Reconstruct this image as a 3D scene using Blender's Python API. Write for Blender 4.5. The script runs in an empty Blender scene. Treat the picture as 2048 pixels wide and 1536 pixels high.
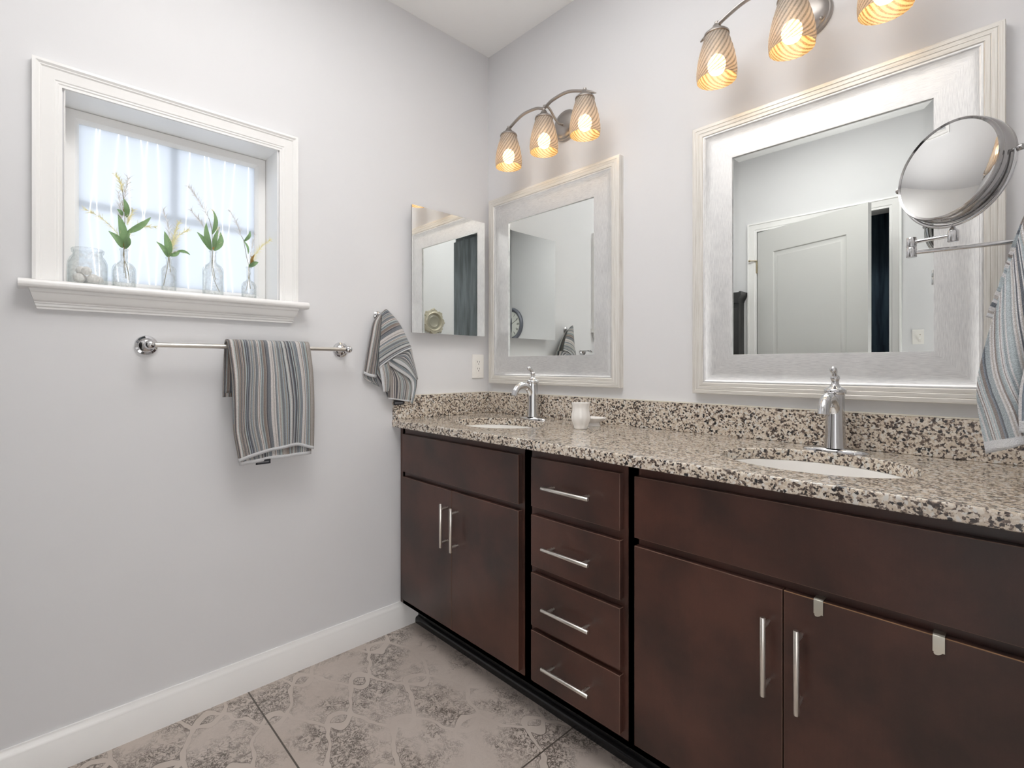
import bpy, math, random
from mathutils import Vector, Matrix, noise as mnoise
PI = math.pi
R = math.radians
SC = bpy.context.scene
COL = SC.collection
random.seed(7)

# ------------------------------------------------------------------ camera, world, lights, exposure
CAM = Vector((1.9262, -1.6896, 1.1513))
cd = bpy.data.cameras.new('camera'); cam = bpy.data.objects.new('camera', cd); COL.objects.link(cam)
cam.location = CAM; cam.rotation_euler = (R(90), 0, R(46.0456))
cd.sensor_fit = 'HORIZONTAL'; cd.sensor_width = 36; cd.lens = 995.788 / 2048 * 36
cd.shift_y = -36.25 / 2048; cd.clip_start = 0.01
SC.camera = cam
w = bpy.data.worlds.new('sky'); SC.world = w; w.use_nodes = True
bg = w.node_tree.nodes['Background']; bg.inputs[0].default_value = (0.955, 0.978, 1.0, 1); bg.inputs[1].default_value = 3.5

def area(name, loc, target, size, power, col, size_y=None):
    l = bpy.data.lights.new(name, 'AREA'); l.energy = power; l.color = col; l.size = size
    if size_y: l.shape = 'RECTANGLE'; l.size_y = size_y
    o = bpy.data.objects.new(name, l); COL.objects.link(o); o.location = loc
    d = Vector(target) - Vector(loc)
    o.rotation_euler = d.to_track_quat('-Z', 'Y').to_euler()
    return o
def spot(name, loc, target, power, col, cone=150, blend=0.6, rad=0.12):
    l = bpy.data.lights.new(name, 'SPOT'); l.energy = power; l.color = col; l.spot_size = R(cone); l.spot_blend = blend; l.shadow_soft_size = rad
    o = bpy.data.objects.new(name, l); COL.objects.link(o); o.location = loc
    o.rotation_euler = (Vector(target) - Vector(loc)).to_track_quat('-Z', 'Y').to_euler()
spot('flash_bounce', (1.20, -1.10, 2.05), (1.20, -1.10, 2.735), 112, (1.0, 0.985, 0.98), 128, 0.9)
area('ceiling_fill', (1.0, -1.35, 2.70), (1.0, -1.35, 0), 0.6, 10, (1.0, 0.975, 0.95))  # added soft fill under the ceiling, no fixture there
area('doorway_fill', (2.40, -1.68, 0.72), (0.6, -1.0, 0.60), 0.80, 14, (1.0, 0.98, 0.965), 1.0)  # added low fill light in the hall opening, brightens lower walls and floor
SC.view_settings.view_transform = 'Standard'; SC.view_settings.look = 'None'
SC.view_settings.exposure = 0.0; SC.view_settings.gamma = 1.0; SC.view_settings.use_curve_mapping = False
SC.cycles.use_denoising = True
SC.cycles.max_bounces = 14; SC.cycles.diffuse_bounces = 6; SC.cycles.glossy_bounces = 8
SC.cycles.transparent_max_bounces = 24; SC.cycles.transmission_bounces = 8
SC.cycles.sample_clamp_indirect = 6.0; SC.cycles.blur_glossy = 0.3

# ------------------------------------------------------------------ material helpers
class NT:
    def __init__(s, name):
        s.m = bpy.data.materials.new(name); s.m.use_nodes = True
        s.t = s.m.node_tree; s.t.nodes.clear()
        s.out = s.t.nodes.new('ShaderNodeOutputMaterial')
        s._tc = None
    def n(s, kind, **kw):
        nd = s.t.nodes.new('ShaderNode' + kind)
        for k, v in kw.items():
            setattr(nd, k, v)
        return nd
    def link(s, a, b): s.t.links.new(a, b)
    def tc(s, o='Object'):
        if not s._tc: s._tc = s.n('TexCoord')
        return s._tc.outputs[o]
    def inp(s, sock, v):
        if hasattr(v, 'is_linked'): s.link(v, sock)
        elif isinstance(v, (tuple, list)) and len(v) == 3 and sock.type == 'RGBA': sock.default_value = (*v, 1)
        else: sock.default_value = v
    def math(s, op, a, b=0.0, c=0.0, clamp=False):
        nd = s.n('Math', operation=op); nd.use_clamp = clamp
        s.inp(nd.inputs[0], a); s.inp(nd.inputs[1], b); s.inp(nd.inputs[2], c)
        return nd.outputs[0]
    def noise(s, vec, scale, detail=2.0, rough=0.5, dist=0.0):
        nd = s.n('TexNoise'); s.link(vec, nd.inputs['Vector'])
        nd.inputs['Scale'].default_value = scale; nd.inputs['Detail'].default_value = detail
        nd.inputs['Roughness'].default_value = rough; nd.inputs['Distortion'].default_value = dist
        return nd.outputs[0]
    def vor(s, vec, scale, feature='F1', rnd=1.0):
        nd = s.n('TexVoronoi', feature=feature); s.link(vec, nd.inputs['Vector'])
        nd.inputs['Scale'].default_value = scale
        if 'Randomness' in nd.inputs: nd.inputs['Randomness'].default_value = rnd
        return nd
    def mapping(s, vec, scale=(1, 1, 1), rot=(0, 0, 0), loc=(0, 0, 0)):
        nd = s.n('Mapping'); s.link(vec, nd.inputs[0])
        nd.inputs['Location'].default_value = loc; nd.inputs['Rotation'].default_value = rot; nd.inputs['Scale'].default_value = scale
        return nd.outputs[0]
    def ramp(s, fac, stops, interp='LINEAR'):
        nd = s.n('ValToRGB'); cr = nd.color_ramp; cr.interpolation = interp
        while len(cr.elements) < len(stops): cr.elements.new(0.5)
        for e, (p, c) in zip(cr.elements, stops):
            e.position = p
            e.color = (c, c, c, 1) if isinstance(c, (int, float)) else (*c, 1)
        s.inp(nd.inputs[0], fac)
        return nd.outputs[0]
    def mix(s, fac, a, b, mode='MIX'):
        nd = s.n('Mix', data_type='RGBA', blend_type=mode)
        s.inp(nd.inputs[0], fac); s.inp(nd.inputs[6], a); s.inp(nd.inputs[7], b)
        return nd.outputs[2]
    def bump(s, h, strength=0.2, dist=0.002):
        nd = s.n('Bump'); nd.inputs['Strength'].default_value = strength; nd.inputs['Distance'].default_value = dist
        s.link(h, nd.inputs['Height']); return nd.outputs[0]
    def princ(s, col, rough=0.5, metal=0.0, spec=0.5, normal=None, coat=0.0, coat_rough=0.1, aniso=0.0, sheen=0.0):
        p = s.n('BsdfPrincipled')
        s.inp(p.inputs['Base Color'], col); s.inp(p.inputs['Roughness'], rough); s.inp(p.inputs['Metallic'], metal)
        p.inputs['Specular IOR Level'].default_value = spec
        p.inputs['Coat Weight'].default_value = coat; p.inputs['Coat Roughness'].default_value = coat_rough
        p.inputs['Anisotropic'].default_value = aniso
        p.inputs['Sheen Weight'].default_value = sheen
        if normal is not None: s.link(normal, p.inputs['Normal'])
        return p.outputs[0]
    def mixsh(s, fac, a, b):
        nd = s.n('MixShader'); s.inp(nd.inputs[0], fac); s.link(a, nd.inputs[1]); s.link(b, nd.inputs[2]); return nd.outputs[0]
    def done(s, sh): s.link(sh, s.out.inputs[0]); return s.m

def simple(name, col, rough=0.5, metal=0.0, spec=0.5, coat=0.0, var=0.0, bump=0.0, bscale=200):
    m = NT(name); c = col
    if var:
        f = m.noise(m.tc(), 6, 4)
        c = m.mix(f, tuple(x * (1 - var) for x in col), tuple(min(1, x * (1 + var)) for x in col))
    nrm = m.bump(m.noise(m.tc(), bscale, 3), bump) if bump else None
    return m.done(m.princ(c, rough, metal, spec, nrm, coat))

M = {}
M['wall'] = simple('wall_paint', (0.70, 0.70, 0.712), 0.55, spec=0.3, var=0.012, bump=0.03, bscale=350)
M['ceiling'] = simple('ceiling_paint', (0.92, 0.92, 0.915), 0.8, spec=0.2, var=0.01)
M['white'] = simple('white_trim_paint', (0.85, 0.845, 0.835), 0.28, spec=0.5, var=0.012)
M['plastic'] = simple('white_plastic', (0.84, 0.82, 0.785), 0.3, var=0.01)
M['slot'] = simple('dark_slot', (0.05, 0.045, 0.04), 0.6, var=0.1)
M['porcelain'] = simple('porcelain', (0.88, 0.86, 0.83), 0.08, spec=0.6, coat=0.5, var=0.01)
M['chrome'] = simple('chrome', (0.66, 0.66, 0.67), 0.05, 1.0, var=0.02)
M['chrome_dark'] = simple('dark_chrome', (0.40, 0.39, 0.39), 0.08, 1.0, var=0.03)
M['mirror'] = simple('mirror_silvering', (0.83, 0.86, 0.84), 0.0, 1.0, var=0.002)
M['mirror_old'] = simple('mirror_silvering_plain', (0.91, 0.92, 0.91), 0.0, 1.0, var=0.002)
M['black'] = simple('black_vinyl', (0.012, 0.012, 0.013), 0.22, spec=0.5, var=0.2)
M['tagblack'] = simple('black_woven_label', (0.015, 0.015, 0.02), 0.7, var=0.2)
M['taggrey'] = simple('grey_label_print', (0.16, 0.16, 0.17), 0.7, var=0.2)
M['cream_clip'] = simple('satin_nickel_clip', (0.66, 0.64, 0.56), 0.32, 1.0, var=0.03)
M['door'] = simple('door_paint', (0.60, 0.60, 0.585), 0.35, var=0.01)
M['armoire'] = simple('black_stained_wood', (0.02, 0.019, 0.019), 0.35, var=0.3)
M['cotton'] = simple('cotton', (0.85, 0.83, 0.81), 0.95, spec=0.1, var=0.03, bump=0.5, bscale=260)
M['clock_face'] = simple('clock_face', (0.80, 0.82, 0.77), 0.5, var=0.04)
M['clock_rim'] = simple('slate_clock_rim', (0.16, 0.17, 0.20), 0.4, 0.3, var=0.2)
M['ornate'] = simple('antique_silver', (0.52, 0.48, 0.38), 0.45, 0.5, var=0.35, bump=0.4, bscale=120)
M['dial'] = simple('aged_dial', (0.33, 0.31, 0.25), 0.4, 0.2, var=0.25)
M['hinge'] = simple('brass_hinge', (0.42, 0.36, 0.25), 0.35, 1.0, var=0.05)
M['stem'] = simple('dry_stem', (0.30, 0.26, 0.16), 0.7, var=0.2)
M['bud'] = simple('brown_bud', (0.33, 0.20, 0.05), 0.6, var=0.3)
M['ypl'] = simple('straw_plume', (0.88, 0.83, 0.52), 0.8, var=0.1)
M['ppl'] = simple('pale_plume', (0.76, 0.73, 0.70), 0.8, var=0.1)

M['nickel'] = simple('brushed_nickel', (0.80, 0.77, 0.72), 0.30, 1.0, var=0.02)
M['fixture'] = simple('brushed_fixture_metal', (0.40, 0.37, 0.345), 0.3, 1.0, var=0.06)

def m_leaf():
    m = NT('silk_leaf')
    f = m.noise(m.tc(), 60, 3)
    c = m.mix(f, (0.15, 0.26, 0.13), (0.29, 0.41, 0.24))
    p = m.princ(c, 0.5, spec=0.3)
    tr = m.n('BsdfTranslucent'); tr.inputs[0].default_value = (0.25, 0.42, 0.14, 1)
    return m.done(m.mixsh(0.3, p, tr.outputs[0]))
M['leaf'] = m_leaf()
def m_muntin():
    m = NT('backlit_white_grille')
    tr = m.n('BsdfTranslucent'); tr.inputs[0].default_value = (0.95, 0.95, 0.95, 1)
    return m.done(m.mixsh(0.22, tr.outputs[0], m.princ((0.85, 0.85, 0.85), 0.4)))
M['muntin'] = m_muntin()

def m_silver(axis):
    m = NT('silver_leaf_frame_' + axis)
    sc = (18, 60, 300) if axis == 'h' else (300, 60, 18)
    f = m.noise(m.mapping(m.tc(), sc), 2.2, 5, 0.62)
    g = m.noise(m.tc(), 16, 4, 0.6)
    h = m.math('ADD', m.math('MULTIPLY', f, 0.8), m.math('MULTIPLY', g, 0.2))
    c = m.ramp(h, [(0.36, (0.60, 0.60, 0.605)), (0.5, (0.72, 0.72, 0.72)), (0.64, (0.80, 0.80, 0.795))])
    r = m.ramp(h, [(0.3, 0.44), (0.7, 0.54)])
    return m.done(m.princ(c, r, 0.80, normal=m.bump(f, 0.04, 0.001)))
M['silver_h'] = m_silver('h'); M['silver_v'] = m_silver('v')
def m_band(axis):
    m = NT('champagne_frame_' + axis)
    sc = (4, 60, 260) if axis == 'h' else (260, 60, 4)
    f = m.noise(m.mapping(m.tc(), sc), 2.2, 4, 0.6)
    c = m.ramp(f, [(0.35, (0.60, 0.57, 0.52)), (0.5, (0.71, 0.69, 0.65)), (0.68, (0.78, 0.765, 0.73))])
    return m.done(m.princ(c, 0.38, 0.25, normal=m.bump(f, 0.1, 0.001)))
M['band_h'] = m_band('h'); M['band_v'] = m_band('v')

def m_granite():
    m = NT('speckled_granite'); o = m.tc()
    wob = m.n('VectorMath', operation='ADD')
    nz = m.n('TexNoise'); m.link(o, nz.inputs['Vector']); nz.inputs['Scale'].default_value = 240; nz.inputs['Detail'].default_value = 2
    sc = m.n('VectorMath', operation='SCALE'); m.link(nz.outputs['Color'], sc.inputs[0]); sc.inputs['Scale'].default_value = 0.006
    m.link(o, wob.inputs[0]); m.link(sc.outputs[0], wob.inputs[1]); v = wob.outputs[0]
    cells = m.vor(v, 215)
    sep = m.n('SeparateColor'); m.link(cells.outputs['Color'], sep.inputs[0])
    cl = m.noise(o, 80, 2)
    val = m.math('ADD', m.math('MULTIPLY', sep.outputs[0], 0.55), m.math('MULTIPLY', cl, 0.75))
    c = m.ramp(val, [(0.0, (0.70, 0.64, 0.56)), (0.48, (0.60, 0.52, 0.43)), (0.62, (0.56, 0.47, 0.37)),
                     (0.715, (0.29, 0.23, 0.19)), (0.76, (0.13, 0.098, 0.082)), (0.86, (0.055, 0.043, 0.038))], 'CONSTANT')
    g = m.vor(v, 150); s2 = m.n('SeparateColor'); m.link(g.outputs['Color'], s2.inputs[0])
    c = m.mix(m.ramp(s2.outputs[1], [(0.88, 0.0), (0.885, 1.0)], 'CONSTANT'), c, (0.66, 0.64, 0.60))
    c = m.mix(m.ramp(s2.outputs[2], [(0.94, 0.0), (0.945, 1.0)], 'CONSTANT'), c, (0.03, 0.028, 0.03))
    return m.done(m.princ(c, 0.10, 0.0, 0.5, coat=0.25))
M['granite'] = m_granite()

def m_wood():
    m = NT('espresso_stain'); o = m.tc()
    f = m.noise(o, 4.0, 6, 0.55, 0.2)
    g = m.noise(m.mapping(o, (90, 90, 5)), 2.0, 4, 0.6)
    sp = m.noise(o, 500, 2)
    c = m.ramp(f, [(0.36, (0.042, 0.0225, 0.0180)), (0.5, (0.069, 0.0310, 0.0235)), (0.64, (0.098, 0.0415, 0.0300))])
    c = m.mix(0.35, c, m.mix(g, (0.55, 0.55, 0.55), (1.0, 0.98, 0.95)), 'MULTIPLY')
    c = m.mix(0.3, c, m.mix(sp, (0.4, 0.4, 0.4), (1, 1, 1)), 'MULTIPLY')
    r = m.ramp(f, [(0.2, 0.27), (0.8, 0.31)])
    return m.done(m.princ(c, r, 0, 0.5, normal=m.bump(g, 0.03, 0.001)))
M['wood'] = m_wood()
M['wood_edge'] = simple('worn_wood_edge', (0.30, 0.17, 0.09), 0.5, var=0.3)
M['wood_bevel'] = simple('rubbed_wood_edge', (0.15, 0.085, 0.06), 0.45, var=0.4)

def m_floor():
    m = NT('patterned_floor_tile'); o = m.tc()
    sx = m.n('SeparateXYZ'); m.link(o, sx.inputs[0]); x, y = sx.outputs[0], sx.outputs[1]
    # wobble
    wz = m.noise(o, 9, 2); wx = m.math('MULTIPLY', m.math('SUBTRACT', wz, 0.5), 0.07)
    u = m.math('ADD', x, wx); v = m.math('ADD', y, m.math('MULTIPLY', m.math('SUBTRACT', m.noise(m.mapping(o, loc=(3, 5, 1)), 9, 2), 0.5), 0.07))
    k = 2 * PI / 0.30
    sv = m.math('SINE', m.math('MULTIPLY', v, k))
    su = m.math('SINE', m.math('MULTIPLY', u, k))
    b1 = m.math('ABSOLUTE', m.math('SINE', m.math('ADD', m.math('MULTIPLY', u, k / 2), m.math('MULTIPLY', sv, 1.15))))
    b2 = m.math('ABSOLUTE', m.math('COSINE', m.math('SUBTRACT', m.math('MULTIPLY', u, k / 2), m.math('MULTIPLY', sv, 1.15))))
    b3 = m.math('ABSOLUTE', m.math('SINE', m.math('ADD', m.math('MULTIPLY', v, k / 2), m.math('MULTIPLY', su, 0.7))))
    rib = m.math('MINIMUM', b1, b2)
    ribbon = m.ramp(rib, [(0.0, 1.0), (0.15, 1.0), (0.165, 0.0)])
    edge = m.ramp(rib, [(0.15, 0.0), (0.162, 1.0), (0.185, 1.0), (0.20, 0.0)])
    # floral scrolls
    wv = m.n('VectorMath', operation='ADD'); nz = m.n('TexNoise'); m.link(o, nz.inputs['Vector']); nz.inputs['Scale'].default_value = 38; nz.inputs['Detail'].default_value = 2
    sc = m.n('VectorMath', operation='SCALE'); m.link(nz.outputs['Color'], sc.inputs[0]); sc.inputs['Scale'].default_value = 0.055
    m.link(o, wv.inputs[0]); m.link(sc.outputs[0], wv.inputs[1])
    ve = m.vor(wv.outputs[0], 24, 'F1'); d = ve.outputs['Distance']
    rings = m.math('SINE', m.math('MULTIPLY', d, 21))
    pet = m.ramp(rings, [(0.60, 0.0), (0.68, 1.0), (0.92, 1.0), (0.99, 0.2)])
    nb = m.noise(wv.outputs[0], 48, 2.5)
    leafy = m.ramp(nb, [(0.475, 0.0), (0.495, 1.0), (0.53, 1.0), (0.555, 0.0), (0.60, 0.0), (0.62, 0.9)])
    fl = m.math('MAXIMUM', m.math('MULTIPLY', pet, 0.8), leafy)
    fl = m.math('MULTIPLY', fl, m.math('SUBTRACT', 1.0, ribbon))
    fl = m.math('MAXIMUM', fl, m.math('MULTIPLY', edge, 0.9))
    worn = m.ramp(m.noise(o, 4.6, 4, 0.62), [(0.40, 1.0), (0.49, 0.50), (0.57, 0.06)])
    fine = m.ramp(m.noise(o, 120, 3), [(0.3, 0.55), (0.5, 1.0)])
    mask = m.math('MULTIPLY', m.math('MULTIPLY', m.math('MULTIPLY', fl, worn), fine), 1.25, clamp=True)
    basef = m.noise(o, 3.3, 4, 0.6)
    base = m.ramp(basef, [(0.3, (0.45, 0.385, 0.340)), (0.5, (0.50, 0.435, 0.390)), (0.7, (0.55, 0.485, 0.440))])
    base = m.mix(m.math('MULTIPLY', m.noise(o, 260, 3), 0.28), base, (0.39, 0.335, 0.295))
    c = m.mix(m.math('MULTIPLY', mask, 0.92), base, (0.115, 0.095, 0.082))
    c = m.mix(m.math('MULTIPLY', m.math('MULTIPLY', ribbon, worn), 0.30), c, (0.56, 0.49, 0.44))
    # grout joints: one row line at y = -1.14, staggered cross joints
    gy = m.math('ABSOLUTE', m.math('SUBTRACT', m.math('FRACT', m.math('DIVIDE', m.math('ADD', y, 1.14 + 0.375), 0.75)), 0.5))
    gl = m.math('LESS_THAN', gy, 0.0026 / 0.75)
    row = m.math('FLOOR', m.math('DIVIDE', m.math('ADD', y, 1.14), 0.75))
    gx = m.math('ABSOLUTE', m.math('SUBTRACT', m.math('FRACT', m.math('DIVIDE', m.math('ADD', m.math('SUBTRACT', x, 0.92 - 0.6), m.math('MULTIPLY', row, -0.17)), 1.2)), 0.5))
    gc = m.math('LESS_THAN', gx, 0.0024 / 1.2)
    gr = m.math('MAXIMUM', gl, gc)
    c = m.mix(gr, c, (0.085, 0.072, 0.06))
    hb = m.math('SUBTRACT', m.math('MULTIPLY', mask, -0.3), m.math('MULTIPLY', gr, 1.0))
    return m.done(m.princ(c, 0.38, 0, 0.4, normal=m.bump(hb, 0.35, 0.0015)))
M['floor'] = m_floor()

def m_towel(name, n, light=False, cols=None):
    """striped terry: UV.x is the position across the stripes, UV.y = 1 on the white hem"""
    m = NT(name); uv = m.n('UVMap'); uv.uv_map = 'UVMap'
    sx = m.n('SeparateXYZ'); m.link(uv.outputs[0], sx.inputs[0]); u, v = sx.outputs[0], sx.outputs[1]
    jit = m.math('MULTIPLY', m.math('SUBTRACT', m.noise(m.tc(), 14, 2), 0.5), 0.010)
    uu = m.math('ADD', u, jit)
    def wn(s, off):
        q = m.math('FLOOR', m.math('ADD', m.math('MULTIPLY', uu, s), off))
        nd = m.n('TexWhiteNoise', noise_dimensions='1D'); m.link(q, nd.inputs['W']); return nd.outputs[0]
    r1 = wn(n, 3.3); r2 = wn(n * 0.47, 11.7)
    pick = m.math('ADD', m.math('MULTIPLY', r1, 0.82), m.math('MULTIPLY', r2, 0.18))
    lt = 1.25 if light else 1.0
    cols = cols or [(0.0, (0.10, 0.10, 0.115)), (0.17, (0.20, 0.215, 0.235)), (0.27, (0.46, 0.435, 0.41)), (0.37, (0.34, 0.385, 0.40)),
            (0.45, (0.25, 0.205, 0.18)), (0.53, (0.66, 0.62, 0.60)), (0.62, (0.42, 0.48, 0.48)), (0.70, (0.33, 0.295, 0.27)), (0.77, (0.26, 0.30, 0.335)), (0.84, (0.64, 0.61, 0.60)), (0.92, (0.15, 0.145, 0.15))]
    c = m.ramp(pick, [(p, tuple(min(1, x * lt) for x in q)) for p, q in cols], 'CONSTANT')
    t = m.noise(m.tc(), 420, 2)
    c = m.mix(0.5, c, m.ramp(t, [(0.3, 0.55), (0.65, 1.0)]), 'MULTIPLY')
    hem = m.math('GREATER_THAN', v, 0.5)
    c = m.mix(hem, c, (0.70, 0.71, 0.73))
    h = m.math('ADD', t, m.math('MULTIPLY', m.noise(m.tc(), 900, 1), 0.6))
    return m.done(m.princ(c, 0.95, 0, 0.15, normal=m.bump(h, 0.75, 0.003), sheen=0.25))
M['towel_bar'] = m_towel('striped_terry_bar', 84)
M['towel_hook'] = m_towel('striped_terry_hook', 84)
M['towel_near'] = m_towel('striped_terry_near', 72, False, [(0.0, (0.15, 0.165, 0.19)), (0.14, (0.40, 0.45, 0.48)), (0.25, (0.74, 0.73, 0.74)), (0.37, (0.50, 0.57, 0.60)),
    (0.46, (0.30, 0.265, 0.25)), (0.54, (0.74, 0.73, 0.73)), (0.65, (0.55, 0.62, 0.65)), (0.73, (0.25, 0.29, 0.34)), (0.80, (0.55, 0.52, 0.50)), (0.89, (0.66, 0.69, 0.71))])

def m_glass(name, tint, edge, spk=0.0):
    m = NT(name)
    lw = m.n('LayerWeight'); lw.inputs[0].default_value = 0.35
    col = m.mix(m.math('POWER', lw.outputs['Facing'], 2.0), tint, edge)
    tr = m.n('BsdfTransparent'); m.link(col, tr.inputs[0])
    gl = m.n('BsdfGlossy'); gl.inputs['Roughness'].default_value = 0.03; gl.inputs[0].default_value = (1, 1, 1, 1)
    f = m.math('MULTIPLY', lw.outputs['Fresnel'], 0.22)
    sh = m.mixsh(f, tr.outputs[0], gl.outputs[0])
    if spk:
        d = m.n('BsdfDiffuse'); d.inputs[0].default_value = (0.85, 0.85, 0.84, 1)
        g = m.ramp(m.noise(m.tc(), 90, 4), [(0.45, 0.02), (0.7, spk)])
        sh = m.mixsh(g, sh, d.outputs[0])
    return m.done(sh)
M['glass'] = m_glass('clear_glass', (0.965, 0.97, 0.968), (0.66, 0.70, 0.69), 0.22)

def m_pane():
    m = NT('frosted_film_pane'); o = m.tc()
    sx = m.n('SeparateXYZ'); m.link(o, sx.inputs[0]); y, z = m.math('SUBTRACT', sx.outputs[1], 1.33), m.math('ADD', sx.outputs[2], 1.39)
    tot = None
    # faceted reed pattern: slightly leaning white lines
    for i, (y0, tilt, kink) in enumerate([(-1.560, .06, 1.62), (-1.545, .02, 1.80), (-1.505, .05, 1.66), (-1.455, -.02, 1.63), (-1.425, .05, 1.70), (-1.412, -.05, 1.72), (-1.372, -.03, 1.72),
                                 (-1.300, .03, 1.62), (-1.238, -.01, 1.72), (-1.205, -.05, 1.62), (-1.185, .03, 1.70), (-1.165, .05, 1.62), (-1.098, .01, 1.7), (-1.585, .0, 1.6)]):
        dz = m.math('SUBTRACT', z, kink)
        lean = m.math('MULTIPLY', m.math('ABSOLUTE', dz), -tilt * 1.6)
        dy = m.math('ABSOLUTE', m.math('ADD', m.math('SUBTRACT', y, y0), lean))
        l = m.ramp(m.math('MULTIPLY', dy, 100), [(0.09, 1.0), (0.20, 0.0)])
        tot = l if tot is None else m.math('MAXIMUM', tot, l)
    c = m.mix(tot, (0.585, 0.61, 0.645), (0.93, 0.93, 0.93))
    tr = m.n('BsdfTranslucent'); m.link(c, tr.inputs[0])
    p = m.princ((0.55, 0.56, 0.58), 0.25, spec=0.4)
    return m.done(m.mixsh(0.16, tr.outputs[0], p))
M['pane'] = m_pane()

def m_shade():
    m = NT('amber_swirl_glass'); uv = m.n('UVMap'); uv.uv_map = 'UVMap'
    sx = m.n('SeparateXYZ'); m.link(uv.outputs[0], sx.inputs[0]); u, v = sx.outputs[0], sx.outputs[1]
    st = m.math('SINE', m.math('MULTIPLY', m.math('ADD', u, m.math('MULTIPLY', v, 0.38)), 2 * PI * 22))
    stripe = m.ramp(m.math('ADD', m.math('MULTIPLY', st, 0.5), 0.5), [(0.15, 0.0), (0.65, 1.0)])
    sp = m.ramp(m.noise(m.tc(), 420, 3, 0.7), [(0.42, 0.0), (0.60, 1.0)])
    k = m.math('MULTIPLY', m.math('ADD', m.math('MULTIPLY', stripe, 0.65), m.math('MULTIPLY', sp, 0.35)), 1.0)
    geo = m.n('NewGeometry'); bf = geo.outputs['Backfacing']
    tcol = m.mix(k, (0.40, 0.27, 0.14), (0.92, 0.80, 0.62))
    tr = m.n('BsdfTransparent'); m.link(tcol, tr.inputs[0])
    tl = m.n('BsdfTranslucent'); m.link(m.mix(k, (0.20, 0.155, 0.11), (0.52, 0.45, 0.36)), tl.inputs[0])
    inc0 = m.mix(k, (0.17, 0.175, 0.155), (0.55, 0.51, 0.47)); outc = m.mix(k, (0.22, 0.10, 0.025), (0.85, 0.60, 0.26))
    p = m.princ(m.mix(bf, outc, inc0), 0.2, spec=0.5)
    a = m.mixsh(0.80, tl.outputs[0], p)
    return m.done(m.mixsh(m.math('ADD', 0.14, m.math('MULTIPLY', k, 0.20)), a, tr.outputs[0]))
M['shade'] = m_shade()
def m_emit(name, col, s):
    m = NT(name); e = m.n('Emission'); e.inputs[0].default_value = (*col, 1); e.inputs[1].default_value = s
    return m.done(e.outputs[0])
M['bulb'] = m_emit('warm_bulb', (1.0, 0.84, 0.62), 14)

def m_curtain(name, a, b):
    m = NT(name); o = m.tc()
    f = m.noise(m.mapping(o, (14, 14, 1.2)), 2.5, 4)
    return m.done(m.princ(m.ramp(f, [(0.35, a), (0.65, b)]), 0.7, spec=0.2))
M['navy'] = m_curtain('dark_blue_cloth', (0.035, 0.055, 0.085), (0.09, 0.14, 0.19))
M['greycurtain'] = m_curtain('grey_blue_curtain', (0.13, 0.145, 0.15), (0.21, 0.235, 0.25))

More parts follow.
